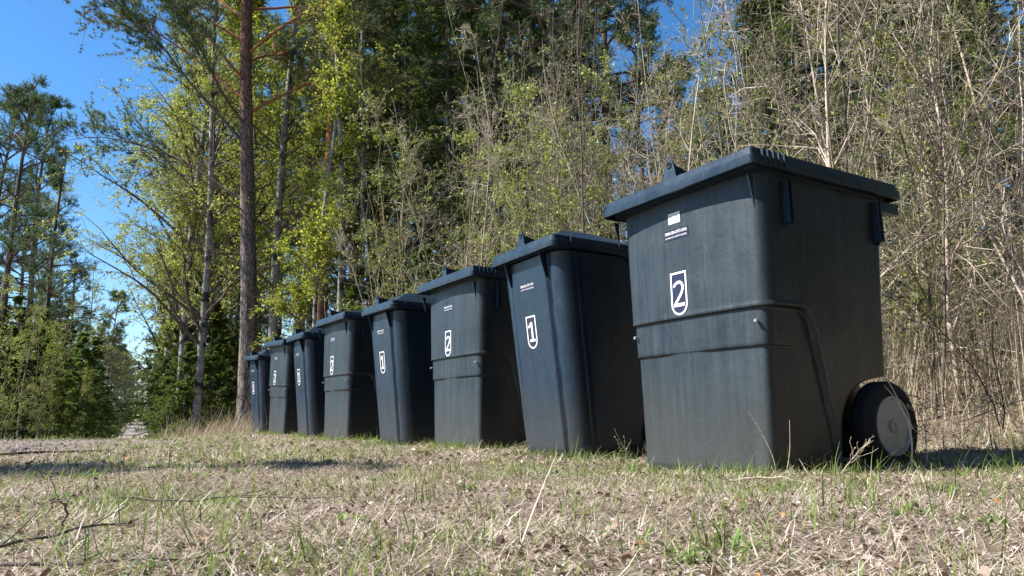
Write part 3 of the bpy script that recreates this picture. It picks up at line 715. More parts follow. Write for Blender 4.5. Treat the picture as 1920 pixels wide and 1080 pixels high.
# ---------------------------------------------------------------- trees
def trunk_path(H, lean, sway, rg, n=14):
    t = np.linspace(0, 1, n); az = rg.uniform(0, 6.28)
    return np.stack([lean[0]*t*H + sway*np.sin(t*5+az)*t, lean[1]*t*H + sway*np.cos(t*4+az)*t, t*H-.15], -1)
def bough_start(tp, H, zs, rg):
    f = np.clip((zs+.15)/H, 0, .999)*(len(tp)-1); i = f.astype(int); fr = (f-i)[:, None]; return tp[i]*(1-fr) + tp[i+1]*fr
def pine(H, r0, cs, nl, LL, seed, lean=(0, 0), sway=.2, dead=6, nee=10, nl_len=.085, dense=1.0):
    rg = np.random.default_rng(seed); tr = MB(); cr = MB()
    tp = trunk_path(H, lean, sway, rg, 18); t = np.linspace(0, 1, 18); tr.tubes(tp, r0*(1-t)**.75*.95+.012, 12)
    z = cs*H + (H*.985-cs*H)*np.sort(rg.random(nl))**.9; S = bough_start(tp, H, z, rg); q = (z-cs*H)/(H-cs*H)
    az = rg.uniform(0, 6.28, nl); e = rg.uniform(-.1, .5, nl) + q*.6
    D = np.stack([np.cos(az)*np.cos(e), np.sin(az)*np.cos(e), np.sin(e)], -1); L = LL*(1-q**2.2*.78)*rg.uniform(.55, 1.15, nl)
    P = grow(S, D, L, 8, .10, .02, rg, .12); r = .018+.014*L; Rr = lin(r, r*.25, 8); tr.tubes(P, Rr, 5)
    if dead:
        zd = rg.uniform(cs*.35, cs, dead)*H; Sd = bough_start(tp, H, zd, rg); az = rg.uniform(0, 6.28, dead)
        Pd = grow(Sd, np.stack([np.cos(az), np.sin(az), rg.uniform(-.2, .3, dead)], -1), rg.uniform(.4, 1.8, dead), 6, .18, 0, rg); Rd = lin(np.full(dead, .014), .003, 6); tr.tubes(Pd, Rd, 4)
        s, d, rr, _ = spawn(Pd, Rd, 4, .3, .95, (.5, 1.), rg); p = grow(s, d, rg.uniform(.15, .5, len(s)), 4, .2, 0, rg); tr.tubes(p, lin(rr*.6, .002, 4), 3)
    s, d, rr, tt = spawn(P, Rr, int(9*dense), .3, 1., (.4, 1.0), rg); l = rg.uniform(.25, .5, len(s))*np.repeat(L, int(9*dense))*(1.15-tt*.6)
    P2 = grow(s, d, l, 5, .16, .07, rg); R2 = lin(rr*.55, .004, 5); tr.tubes(P2, R2, 3)
    s, d, rr, _ = spawn(P2, R2, 6, .25, 1., (.3, .9), rg); l2 = rg.uniform(.12, .34, len(s))
    P3_ = grow(s, d, l2, 4, .15, .14, rg); tr.tubes(P3_, lin(np.minimum(rr, .005), .002, 4), 3)
    base = rg.random(len(s))*.6+.2
    for j in (1, 2, 3): needles(cr, P3_[:, j], unit(P3_[:, j]-P3_[:, j-1]), nee, nl_len, .009, .75, rg, base)
    return tr, cr
def spruce(H, r0, LL, seed, nb=110, z0=.05, hang=.5, sparse=1.0):
    rg = np.random.default_rng(seed); tr = MB(); cr = MB()
    tp = trunk_path(H, (0, 0), .08, rg, 12); t = np.linspace(0, 1, 12); tr.tubes(tp, r0*(1-t)+.008, 9)
    u = np.sort(rg.random(nb)); z = (z0 + (.99-z0)*u)*H; S = bough_start(tp, H, z, rg); q = z/H
    az = rg.uniform(0, 6.28, nb); e = .35*q - .05 + rg.normal(0, .12, nb)
    D = np.stack([np.cos(az)*np.cos(e), np.sin(az)*np.cos(e), np.sin(e)], -1); L = LL*(1.02-q)**.8*rg.uniform(.65, 1.15, nb)
    P = grow(S, D, L, 8, .05, .03, rg, .12*hang*2); r = .008+.009*L; Rr = lin(r, r*.25, 8); tr.tubes(P, Rr, 4)
    k = 13; s, d, rr, tt = spawn(P, Rr, k, .12, 1., (.6, 1.1), rg, np.array([1, 1, .3])); l = np.repeat(L, k)*rg.uniform(.18, .38, len(s))*(1.1-.6*tt)
    P2 = grow(s, d, l, 5, .08, -.02, rg, .25*hang); tr.tubes(P2, lin(rr*.5, .002, 5), 3)
    s, d, rr, _ = spawn(P2, np.full(P2.shape[:2], .003), 5, .15, 1., (.4, .9), rg, np.array([1, 1, .5])); l2 = rg.uniform(.5, 1.2, len(s))*np.repeat(np.clip(l, .1, .8), 5)*.42
    P3_ = grow(s, d, l2, 4, .08, -.05*hang*2, rg, .5*hang)
    base = rg.random(len(s))*.5+.15
    wdt = np.clip(.03+.0*l2, .02, .04)
    for PP, b_, kk in ((P3_, base, 5), (P2, rg.random(len(P2))*.5+.2, 6)):
        for j in range(PP.shape[1]-1):
            seg = PP[:, j+1]-PP[:, j]
            for f in (.0, .5): needles(cr, PP[:, j]+seg*f, unit(seg), kk, .055, .011, .55, rg, b_)
    return tr, cr
def birch(H, r0, seed, lean=(0, 0), cs=.25, nl=26, LL=3.0, lv=9, size=.045, hang=.25, narrow=1.0, upb=.05):
    rg = np.random.default_rng(seed); tr = MB(); tw = MB(); cr = MB()
    tp = trunk_path(H, lean, .25, rg, 16); t = np.linspace(0, 1, 16); tr.tubes(tp, r0*(1-t)**.9+.012, 10)
    z = (cs+(.97-cs)*rg.random(nl))*H; S = bough_start(tp, H, z, rg); q = z/H; az = rg.uniform(0, 6.28, nl); e = rg.uniform(.5, 1.0, nl)
    D = np.stack([np.cos(az)*np.cos(e), np.sin(az)*np.cos(e), np.sin(e)], -1); L = LL*narrow*(1.15-q)*rg.uniform(.6, 1.2, nl)
    P = grow(S, D, L, 8, .10, upb, rg, .16); r = .008+.010*L; Rr = lin(r, .004, 8); tw.tubes(P, Rr, 5)
    s, d, rr, tt = spawn(P, Rr, 9, .2, 1., (.4, .9), rg); l = np.repeat(L, 9)*rg.uniform(.2, .42, len(s))
    P2 = grow(s, d, l, 6, .13, .02, rg, hang); R2 = lin(rr*.5, .002, 6); tw.tubes(P2, R2, 3)
    s, d, rr, _ = spawn(P2, R2, 6, .15, 1., (.3, .8), rg); l2 = rg.uniform(.15, .45, len(s)); P3_ = grow(s, d, l2, 5, .12, -.02, rg, hang*1.6)
    tw.tubes(P3_, lin(np.full(len(s), .0022), .0015, 5), 3)
    f = rg.random((len(s), lv))*3.99; i = f.astype(int); fr = (f-i)[..., None]; ar = np.arange(len(s))[:, None]
    Q = (P3_[ar, i]*(1-fr)+P3_[ar, i+1]*fr).reshape(-1, 3); leaves(cr, Q, size, rg, .75, -.4)
    return tr, tw, cr
def sapling(H, seed, stems=2, lean=.12, kb=14, k2=6, buds=5, bsz=.026, r0=.0135, leafy=.0):
    rg = np.random.default_rng(seed); tr = MB(); cr = MB()
    az = rg.uniform(0, 6.28, stems); ln = rg.uniform(.02, lean, stems)
    P = grow(np.stack([rg.normal(0, .08, stems), rg.normal(0, .08, stems), np.full(stems, -.1)], -1), np.stack([np.cos(az)*ln, np.sin(az)*ln, np.ones(stems)], -1), H*rg.uniform(.7, 1.1, stems), 14, .045, .03, rg)
    r = r0*rg.uniform(.7, 1.2, stems); Rr = lin(r, .003, 14); tr.tubes(P, Rr, 7)
    s, d, rr, tt = spawn(P, Rr, kb, .10, 1., (.45, 1.05), rg); l = H*rg.uniform(.10, .30, len(s))*(1.1-.75*tt)
    P1 = grow(s, d, l, 8, .15, .05, rg); R1 = lin(rr*.5, .002, 8); tr.tubes(P1, R1, 4)
    s, d, r2, t2 = spawn(P1, R1, k2, .12, 1., (.4, 1.1), rg); l = np.repeat(l, k2)*rg.uniform(.15, .5, len(s)); P2 = grow(s, d, l, 5, .20, .03, rg); R2 = lin(np.maximum(r2*.6, .0032), .0019, 5); tr.tubes(P2, R2, 3)
    s, d, r3, t3 = spawn(P2, R2, 2, .2, 1., (.4, 1.1), rg); P3_ = grow(s, d, rg.uniform(.04, .16, len(s)), 3, .2, .03, rg); tr.tubes(P3_, lin(np.full(len(s), .0024), .0016, 3), 3)
    Q = np.concatenate([P3_[:, 2], P3_[:, 1], P2[:, 2:].reshape(-1, 3)]); Q = np.repeat(Q, max(1, buds//3), 0)
    Q = Q[rg.random(len(Q)) < .75]
    a = np.clip(rg.random(len(Q))*.75 + leafy, 0, 1); leaves(cr, Q, bsz*(1+leafy), rg, .5, .2, a)
    return tr, cr
SHARED = {}
def plant(key, name, meshes, loc, rz, sc, label, cat, group, tilt=(0, 0)):
    """first use builds the parts, later uses copy them one by one"""
    root = empty(name, loc, rz); root.scale = (sc, sc, sc); root.rotation_euler = (tilt[0], tilt[1], rz)
    if key not in SHARED:
        SHARED[key] = [(nm, mb.mesh(nm, m, sm)) for nm, mb, m, sm in meshes()]
    for nm, me in SHARED[key]:
        o = bpy.data.objects.new(nm, me); C.objects.link(o); o.parent = root
    return tag(root, label, cat, group)
def PM(seed, bark='pine_bark', **k):
    def f(): tr, cr = pine(seed=seed, **k); return [('trunk', tr, M[bark], True), ('crown', cr, M['pine_needles'], False)]
    return f
def SM(seed, **k):
    def f(): tr, cr = spruce(seed=seed, **k); return [('trunk', tr, M['spruce_bark'], True), ('crown', cr, M['spruce_needles'], False)]
    return f
def BM(seed, lf='birch_leaves', bark='birch_bark', **k):
    def f(): tr, tw, cr = birch(seed=seed, **k); return [('trunk', tr, M[bark], True), ('limbs', tw, M['dark_twig'], True), ('crown', cr, M[lf], False)]
    return f
def TM(seed, bark='twig_bark', lf='bud_leaves', **k):
    def f(): tr, cr = sapling(seed=seed, **k); return [('stems', tr, M[bark], True), ('buds', cr, M[lf], False)]
    return f
KIT = {
 'pineA': PM(11, H=14, r0=.14, cs=.36, nl=62, LL=2.5, nee=15, nl_len=.10), 'pineB': PM(12, H=14, r0=.13, cs=.42, nl=54, LL=2.2, lean=(.02, .01), nee=15, nl_len=.10), 'pineC': PM(13, H=14, r0=.12, cs=.24, nl=75, LL=2.2, nee=15, nl_len=.10),
 'pineS': PM(15, bark='spruce_bark', H=14, r0=.14, cs=.30, nl=40, LL=1.9, nee=14, nl_len=.10, dense=.8), 'pineT': PM(16, bark='spruce_bark', H=14, r0=.15, cs=.38, nl=34, LL=2.0, nee=14, nl_len=.10, dense=.8), 'pineR': PM(14, bark='red_bark', H=16, r0=.15, cs=.6, nl=40, LL=2.6),
 'spruceA': SM(21, H=14, r0=.14, LL=2.9, nb=130), 'spruceB': SM(22, H=14, r0=.14, LL=2.5, nb=120, hang=.8), 'spruceC': SM(23, H=14, r0=.12, LL=2.2, nb=110, z0=.12),
 'youngA': SM(31, H=4, r0=.04, LL=1.3, nb=80, z0=.02, hang=.25), 'youngB': SM(32, H=4, r0=.04, LL=1.1, nb=70, z0=.03, hang=.3),
 'birchA': BM(41, H=14, r0=.10, nl=50, LL=3.0, lv=13, size=.040, cs=.16), 'birchB': BM(42, H=13, r0=.09, nl=30, LL=2.6, lv=7, lean=(.03, 0)), 'birchG': BM(43, lf='gold_leaves', H=14, r0=.10, nl=52, LL=3.6, lv=13, size=.038, hang=.35, cs=.16),
 'birchY': BM(44, H=8, r0=.035, nl=30, LL=1.25, lv=9, size=.042, narrow=.7, hang=.05, cs=.2), 'birchT': BM(45, H=11, r0=.05, nl=26, LL=1.7, lv=4, size=.035, hang=.1, cs=.3),
 'sapA': TM(51, H=5.5, stems=2), 'sapB': TM(52, H=6, stems=3, lean=.25), 'sapC': TM(53, H=5, stems=2, lean=.3, kb=20, k2=9), 'sapD': TM(54, H=6.5, stems=1, r0=.015, kb=26),
 'sapE': TM(55, bark='olive_twig', H=5, stems=4, lean=.3, kb=11, k2=6, r0=.012), 'sapF': TM(56, H=4, stems=5, lean=.35, kb=9, k2=6, r0=.008), 'sapL': TM(57, bark='olive_twig', H=4.5, stems=3, kb=16, k2=8, buds=9, bsz=.028, leafy=.35),
 'sapM': TM(59, bark='dark_twig', H=6, stems=2, lean=.2, kb=13, k2=6, leafy=.1), 'sapN': TM(60, bark='olive_twig', lf='bud_leaves', H=5.5, stems=2, lean=.3, kb=15, k2=7, buds=6, leafy=.22),
 'sapK': TM(58, bark='dark_twig', H=5.5, stems=2, lean=.3, kb=18, k2=7),
}
HT = {'pineS': 14, 'pineT': 14, 'pineA': 14, 'pineB': 14, 'pineC': 14, 'pineR': 16, 'spruceA': 14, 'spruceB': 14, 'spruceC': 14, 'youngA': 4, 'youngB': 4, 'birchA': 14, 'birchB': 13, 'birchG': 14, 'birchY': 8, 'birchT': 11, 'sapA': 5.5, 'sapB': 6, 'sapC': 5, 'sapD': 6.5, 'sapE': 5, 'sapF': 4, 'sapL': 4.5, 'sapK': 5.5, 'sapM': 6, 'sapN': 5.5}
tr_rng = random.Random(3)
def put(key, name, u, d, H, label, cat, group=None, rz=None, tilt=(0, 0)):
    return plant(key, name, KIT[key], P3(u, d, -.02), tr_rng.uniform(0, 6.28) if rz is None else rz, H/HT[key], label, cat, group, tilt)

# the tall pine behind the far end of the row, with each big limb its own part
def hero_pine():
    rg = np.random.default_rng(77); loc = P3(466, 13.5, -.05); root = empty('scots_pine', loc); H = 15.5
    tr = MB(); n = 40; t = np.linspace(0, 1, n); tp = np.stack([.04*np.sin(t*9)-.045*t*H, .03*np.cos(t*7), t*H-.1], -1)
    th = np.linspace(0, 2*np.pi, 24, endpoint=False); loops = []
    for i in range(n):
        r = .145*(1-t[i])**.62+.02+.05*math.exp(-t[i]*H*2.5)
        rr = r*(1+.05*np.sin(th*7+i*.8)+rg.normal(0, .02, 24)); loops.append(np.stack([tp[i, 0]+rr*np.cos(th), tp[i, 1]+rr*np.sin(th), np.full(24, tp[i, 2])], -1))
    loft(tr, loops); tr.obj('trunk', M['hero_bark'], root)
    def limb(z, az, e, L, full=True, r=.035):
        S = bough_start(tp, H, np.array([z]), rg); D = np.array([[math.cos(az)*math.cos(e), math.sin(az)*math.cos(e), math.sin(e)]])
        P = grow(S, D, np.array([L]), 14, .05, .02, rg, .16); Rr = lin(np.array([r]), .006, 14); mb = MB(); mb.tubes(P, Rr, 7)
        cr = MB()
        s, d, rr, tt = spawn(P, Rr, int(24 if full else 8), .35 if full else .2, 1., (.35, .95), rg); l = L*rg.uniform(.16, .36, len(s))*(1.2-tt*.6)
        P2 = grow(s, d, l, 6, .17, .06, rg); R2 = lin(rr*.45, .004, 6); mb.tubes(P2, R2, 4)
        s, d, rr, _ = spawn(P2, R2, 11, .2, 1., (.35, .9), rg); P3_ = grow(s, d, rg.uniform(.14, .38, len(s)), 5, .15, .10, rg); mb.tubes(P3_, lin(np.minimum(rr*.6, .004), .002, 5), 3)
        o = mb.obj('limb', M['red_bark'] if z > 6 else M['dark_twig'], root)
        if full:
            b = rg.random(len(s))*.6+.25
            for j in (2, 3, 4): needles(cr, P3_[:, j], unit(P3_[:, j]-P3_[:, j-1]), 16, .085, .010, .7, rg, b)
            cr.obj('needles', M['pine_needles'], o, smooth=False)
    for z, az, e, L in ((5.6, 3.3, .75, 4.0), (4.4, 3.0, .55, 3.8), (6.6, 2.9, .6, 4.2), (7.0, 3.6, .8, 3.9), (7.9, 3.1, .5, 4.0), (8.4, 2.6, .7, 3.6), (8.8, 3.9, .6, 3.6), (9.6, 3.2, .5, 3.6), (6.3, .3, .5, 2.8), (7.6, -.3, .5, 2.7), (8.6, .6, .5, 2.6),
                        (6.0, 4.4, .5, 2.6), (7.4, 1.7, .6, 3.0), (9.5, 5.0, .6, 2.6), (10.2, 2.3, .6, 3), (10.6, .4, .5, 2.5), (11.2, 4.2, .6, 2.6), (12, 2, .6, 2.2), (13, 5, .7, 1.8), (13.8, 1, .8, 1.4)): limb(z, az, e, L*1.12)
    for z, az, e, L in ((3.1, 2.9, .5, 1.6), (3.5, .3, .7, 1.5), (4.6, .1, .6, 2.2), (4.2, 4.2, .4, 1.6), (5.1, 2.6, .4, 2.2), (2.5, 5.9, .2, 1.0)): limb(z, az, e, L, False, .018)
    tag(root, 'tallest nearest pine with thick straight bare trunk rising behind the farthest bin', 'pine tree')
hero_pine()
# left of the road, standing dark against the sky
GL = 'tall pines left of the road'
for k, u, d, H, lab, tl in (
    ('pineT', -2, 19, 10.7, 'tall pine cut by the left picture edge, bare lower trunk', (0, 0)),
    ('pineS', 46, 25, 13.2, 'tallest pine of the left group, brushy dark crown against blue sky', (0, 0)),
    ('pineS', 86, 21, 9.6, 'slanting pine with dark trunk at the right side of the left group', (0, .05)),
    ('pineT', 26, 34, 13, 'thin pine standing behind between the two left trunks', (0, 0)),
    ('pineT', 128, 34, 9.5, 'shorter bushy pine right behind the slanting pine', (0, 0)),
    ('pineB', -45, 26, 14, 'pine just outside the left picture edge', (0, 0))): put(k, 'scots_pine', u, d, H, lab, 'pine tree', GL, None, tl)
put('birchT', 'bare_birch', 60, 30, 13.5, 'thin bare topped birch poking above the left pines', 'birch tree')
put('birchT', 'bare_birch', 155, 38, 10.0, 'thin bare birch with few twigs in front of blue sky', 'birch tree')
GY = 'young spruces left of the road'
for i, (u, d, H) in enumerate(((-20, 12, 2.5), (20, 14, 2.6), (55, 12.5, 2.3), (92, 15, 2.8), (122, 13.5, 2.2), (150, 17, 3.0), (174, 19, 2.3), (-60, 15, 3.6), (10, 19, 4.4), (70, 20, 4.2), (112, 22, 4.2), (160, 25, 3.6), (186, 30, 3.2), (40, 25, 5.2), (190, 40, 4.6), (175, 34, 5.5))):
    put(('youngA', 'youngB')[i % 2], 'young_spruce', u, d, H, 'low dark young spruce left of the road', 'spruce tree', GY)
for i, (u, d, H) in enumerate(((15, 11, 2.4), (48, 11.5, 2.6), (105, 12, 2.2), (80, 11, 2.1), (165, 14, 1.9))):
    put(('sapL', 'birchT', 'birchY')[i % 3], 'young_birch', u, d, H, 'slim young birch among the left spruces', 'birch tree', 'young birches among the left spruces')
GM = 'trees along the far forest road'
r2 = random.Random(9)
for i, (u, d, H) in enumerate(((205, 55, 11.5), (212, 66, 10), (182, 52, 9.5), (150, 58, 11), (120, 60, 12), (90, 62, 13), (60, 58, 12), (20, 60, 13), (-20, 60, 13), (222, 100, 12), (226, 140, 15), (232, 190, 19), (212, 78, 11), (190, 90, 14), (160, 95, 14), (130, 90, 14), (218, 120, 15),
                               (318, 75, 11), (312, 100, 13), (305, 130, 14), (330, 60, 11), (335, 50, 11), (345, 42, 12), (325, 90, 15), (360, 60, 15), (300, 165, 17), (236, 130, 12), (240, 160, 14), (247, 200, 17), (254, 225, 18), (300, 130, 10), (292, 170, 13), (262, 235, 17), (272, 240, 16), (284, 235, 18), (294, 230, 18), (250, 235, 19))):
    put(r2.choice(['pineA', 'pineC', 'spruceC', 'pineB', 'pineC']), 'conifer', u, d, H, 'distant dark conifer lining the far forest road', 'conifer', GM)
for i, (u, d, H) in enumerate(((200, 50, 4.0), (205, 62, 4.2), (210, 75, 4.0), (326, 52, 4.5), (338, 40, 4), (318, 68, 4.2), (216, 90, 4.5), (196, 45, 3), (241, 120, 5.5), (246, 150, 6.5), (250, 180, 7), (256, 205, 8), (264, 215, 7), (272, 222, 7), (286, 215, 8), (296, 150, 6), (302, 110, 5), (232, 100, 4.5), (224, 82, 4))):
    put('youngA', 'young_spruce', u, d, H, 'small far spruce at the verge of the forest road', 'spruce tree', 'small spruces by the far road')
# right of the road up to the big pine
for k, u, d, H, lab in (('birchG', 345, 17, 14.5, 'leaning grey birch trunk left of the big pine with golden spring foliage'), ('birchA', 392, 18.5, 14, 'second birch between golden birch and big pine with yellow green leaves'),
                        ('birchG', 315, 24, 15.5, 'golden budding birch nearest the open sky right of the road'), ('birchA', 425, 23, 15, 'leafy birch just left of the big pine trunk'), ('birchG', 318, 30, 13.5, 'thin golden birch leaning over the road gap'),
                        ('birchG', 372, 15.5, 12.5, 'nearest golden birch just left of the pine limbs'), ('birchA', 326, 21, 11.5, 'light green birch at the open edge of the road gap'), ('birchA', 452, 19, 13, 'birch crown directly behind the big pine trunk')):
    put(k, 'birch', u, d, H, lab, 'birch tree')
for i, (k, u, d, H) in enumerate((('spruceC', 330, 26, 10), ('spruceB', 372, 24, 11), ('spruceA', 410, 28, 14), ('spruceC', 440, 22, 11), ('spruceA', 350, 34, 14), ('spruceB', 390, 36, 16), ('spruceA', 320, 42, 13))):
    put(k, 'spruce', u, d, H, 'shaggy tall spruce left of the big pine', 'spruce tree', 'spruces right of the road')
for i, (u, d, H) in enumerate(((335, 18, 2.6), (350, 15.5, 2.4), (372, 16, 2.8), (398, 17, 3.4), (420, 18, 3), (325, 24, 3.2), (440, 19, 3.2), (338, 20, 4.6), (365, 20, 5))):
    put(('youngA', 'youngB')[i % 2], 'young_spruce', u, d, H, 'young spreading spruce right of the road', 'spruce tree', 'young spruces right of the road')
# centre
for k, nm, u, d, H, lab, cat in (
    ('birchA', 'birch', 512, 16, 15, 'tall birch with whitish trunk just right of the big pine', 'birch tree'), ('birchB', 'birch', 548, 19, 15, 'slimmer grey birch behind, right of the whitish birch', 'birch tree'),
    ('birchY', 'young_birch', 592, 11.5, 7.6, 'bright yellow green leafy young birch above the middle bins', 'birch tree'), ('birchY', 'young_birch', 560, 13, 6.0, 'smaller yellow green young birch left of the bright one', 'birch tree'),
    ('pineR', 'scots_pine', 598, 15, 16, 'pine with orange red flaky trunk behind the bright young birch', 'pine tree'), ('birchT', 'birch', 628, 12, 11, 'slender pale birch stem right of the orange pine', 'birch tree'),
    ('pineR', 'scots_pine', 716, 20, 18, 'thin orange trunked pine in the middle of the spruces', 'pine tree'), ('pineA', 'scots_pine', 655, 19, 16, 'dark trunked pine between pale birch and the spruces', 'pine tree'),
    ('pineB', 'scots_pine', 1156, 19, 16, 'dark reddish pine trunk seen in front of the blue sky gap', 'pine tree'), ('pineA', 'scots_pine', 1052, 15, 17, 'thick grey pine trunk standing behind the bare thicket', 'pine tree'),
    ('birchA', 'birch', 575, 22, 15, 'leafy birch between the orange pine and grey birch', 'birch tree'), ('birchG', 'birch', 668, 16, 12, 'pale gold birch right of the slender pale stem', 'birch tree'), ('birchB', 'birch', 486, 24, 15, 'birch half hidden behind the big pine trunk', 'birch tree')):
    put(k, nm, u, d, H, lab, cat)
GS = 'dense spruces behind the bins'
for i, (u, d, H) in enumerate(((690, 20, 15), (752, 17, 14), (800, 21, 16), (836, 15.5, 13), (884, 18, 15), (930, 15, 13), (985, 17, 15), (1035, 20, 15), (640, 27, 14), (520, 31, 14), (1090, 17, 11), (1130, 21, 9.5),
                               (1480, 16, 12), (1540, 14, 13), (1600, 16, 14), (1668, 13, 12.5), (1740, 15, 14), (1810, 12.5, 12.5), (1880, 15, 13), (1950, 13, 13), (1260, 19, 6.5), (1340, 17, 6.5), (1400, 20, 8.0), (1200, 22, 6.5), (740, 26, 18), (860, 25, 18), (960, 27, 18), (1510, 22, 17), (1640, 22, 17), (1780, 21, 17), (1440, 18, 9.0), (1900, 21, 18))):
    put(('spruceA', 'spruceB', 'spruceC')[i % 3], 'spruce', u, d, H, 'dark dense spruce behind the bin row', 'spruce tree', GS)
for i, (u, d, H) in enumerate(((1225, 24, 14.5), (1290, 30, 15.5), (1345, 27, 12.5), (1375, 34, 14), (1480, 27, 19), (1570, 28, 20), (1700, 27, 20), (1830, 28, 20), (1000, 30, 20), (900, 32, 20), (800, 33, 20), (700, 34, 20), (600, 35, 19), (500, 36, 19), (1100, 30, 18), (560, 24, 16), (450, 40, 18), (420, 34, 17))):
    put(('pineA', 'pineC', 'pineB')[i % 3], 'scots_pine', u, d, H, 'pine crown at the back of the wood above the spruces', 'pine tree', 'background pines behind the spruces')
# bright young spruces low in the middle
for u, d, H in ((700, 11, 2.7), (745, 11.5, 2.9), (662, 12.5, 2.5), (795, 10.5, 2.7), (880, 9.5, 3.0), (835, 9.8, 2.8)):
    put('youngB', 'young_spruce', u, d, H, 'yellowish green young spruce just behind the middle bins', 'spruce tree', 'young spruces behind the middle bins')
# the bare thicket behind the bins
GT = 'bare saplings of the thicket behind the bins'
r3 = random.Random(21)
keys = ['sapA', 'sapM', 'sapC', 'sapD', 'sapE', 'sapF', 'sapK', 'sapN', 'sapC', 'sapB', 'sapM', 'sapN']
SAPLOOK = dict(sapA='pale two stemmed sapling', sapB='pale spreading three stemmed sapling', sapC='crooked pale bare sapling', sapD='tall single stemmed pale sapling', sapE='olive barked many stemmed sapling',
               sapF='low clump of thin pale stems', sapK='dark barked crooked sapling', sapL='leafy light green sapling', sapM='dark upright bare sapling', sapN='olive sapling with opening buds')
cnt = 0
pts = []
while cnt < 88:
    off = 1.45 + 5.6*r3.random()**1.25; al = r3.uniform(-3.2, 9.5)
    x = .67 + off*.853 - al*.5; y = 2.64 + off*.523 + al*.86
    u = 960 + F*x/max(y, .1)
    if y < 2.2 or u < 650 or u > 2150: continue
    if u < 1000 and r3.random() < .62: continue
    if 1130 < u < 1430 and r3.random() < .2: continue
    if any((x-a)**2+(y-b)**2 < .12 for a, b in pts): continue
    if math.hypot(x, y) < (4.7 if u > 1620 else 3.6): continue
    pts.append((x, y)); k = r3.choice(keys)
    H = HT[k]*r3.uniform(.7, 1.1)
    if 1150 < u < 1450: H *= .88
    if u < 1150 and r3.random() < .18: k = 'sapL'; H = 4.5*r3.uniform(.7, 1)
    plant(k, 'bare_sapling', KIT[k], (x, y, float(terr(x, y))-.02), r3.uniform(0, 6.28), H/HT[k], SAPLOOK[k] + ' in the thicket behind the bins', 'sapling', GT, (r3.gauss(0, .06), r3.gauss(0, .06)))
    cnt += 1
for u, d, H, lab in ((905, 8.2, 3.4, 'leafy green bush above the lid of the narrow bin beside the largest bin'), (960, 7.4, 2.9, 'low light green bush left of the largest bin'), (1035, 8.6, 3.2, 'pale leafing shrub between bush and blue sky gap'), (1740, 5.0, 2.6, 'light green leafing shrub right of the wheel')):
    put('sapL', 'leafy_shrub', u, d, H, lab, 'shrub')
for u, d, H, lab in ((712, 9.6, 6, 'straight thin stem above the fifth bin'), (768, 9.2, 5, 'thin grey stem above the wide middle bin'), (845, 8.0, 5.4, 'slender grey trunk leaning left above the third bin'), (870, 7.2, 5.0, 'crooked bare stem next to the leaning slender trunk')):
    put('sapD', 'bare_sapling', u, d, H, lab, 'sapling')
for u, d, rz, tl, lab in ((1790, 3.5, .4, 1.15, 'dark fallen branch on the grass right of the wheel'), (1850, 3.2, 2.6, -1.2, 'dark twiggy fallen branch near the right picture edge'), (1760, 3.9, 4.2, 1.25, 'dark tangled branch lying behind the wheel')):
    plant('sapK', 'fallen_branch', KIT['sapK'], P3(u, d, .12), rz, .24, lab, 'branch', 'fallen branches right of the wheel', (tl, .2))
# spruce left of the frame: the dark stripe of shadow across the grass is its top
plant('spruceA', 'spruce', KIT['spruceA'], (-8.4, 2.25, 0), 1, 8.6/14, 'spruce outside the left edge casting the long shadow on the grass', 'spruce tree', None)
# unseen spruces added behind the camera to keep sky light off the bins' sides
for i, (x, y, H) in enumerate(((-7, -9, 13), (-3.5, -7.5, 14), (-.5, -7, 13), (2.2, -6.2, 14), (4.6, -5.4, 13), (6.8, -4, 14), (8.6, -2.2, 13), (10.2, -.2, 13), (1, -10, 16), (5.5, -8.5, 16), (9.5, -6, 16), (-5.5, -11.5, 16), (12, -2.5, 15), (-10.5, -8.5, 13))):
    plant(('spruceA', 'spruceB')[i % 2], 'spruce', KIT[('spruceA', 'spruceB')[i % 2]], (x, y, 0), i*1.7, H/14, 'unseen spruce added behind the camera to block sky light', 'spruce tree', 'added unseen spruces behind the camera')
# unseen spruces and saplings added at right, mirrored by the nearest bin's glossy side
for i, (x, y, H) in enumerate(((6.2, 1.2, 12), (7.6, 3.0, 12), (6.4, -1.2, 12), (8.4, .6, 14), (9.8, 2.2, 14), (8.2, 5.0, 13), (10.5, 4.2, 15), (11.5, 1, 15))):
    plant(('spruceB', 'spruceA')[i % 2], 'spruce', KIT[('spruceB', 'spruceA')[i % 2]], (x, y, float(terr(x, y))), i*2.3, H/14, 'unseen spruce added beyond the right edge for the bin side to mirror', 'spruce tree', 'added unseen spruces beyond the right edge')
for i, (x, y) in enumerate(((4.4, 2.2), (4.9, 1.0), (5.2, 2.9), (4.2, 3.2), (5.6, .2))):
    plant(('sapM', 'sapK', 'sapE')[i % 3], 'bare_sapling', KIT[('sapM', 'sapK', 'sapE')[i % 3]], (x, y, float(terr(x, y))), i*1.3, 1, 'unseen bare sapling added beyond the right edge for the bin side to mirror', 'sapling', 'added unseen saplings beyond the right edge')
# far wood that reads as one mass
def far_wood():
    rg = np.random.default_rng(8); mb = MB()
    S = []
    for i in range(420):
        d = rg.uniform(110, 260); u = rg.uniform(-900, 3000)
        if 225 < u < 330: continue
        x = (u-960)/F*d; H = rg.uniform(10, 15) if u < 700 else rg.uniform(13, 20)
        z0 = float(terr(x, d)); n = 420; q = rg.random(n)**.8; a = rg.uniform(0, 6.28, n); r = (1-q)*2.4*rg.uniform(.3, 1, n)+.1
        S.append(np.stack([x+r*np.cos(a), d+r*np.sin(a), z0+.5+q*H], -1))
    S = np.concatenate(S); leaves(mb, S, .9, rg, .4, -.5); tag(mb.obj('far_wood', M['pine_needles'], smooth=False), kind='stuff')
far_wood()
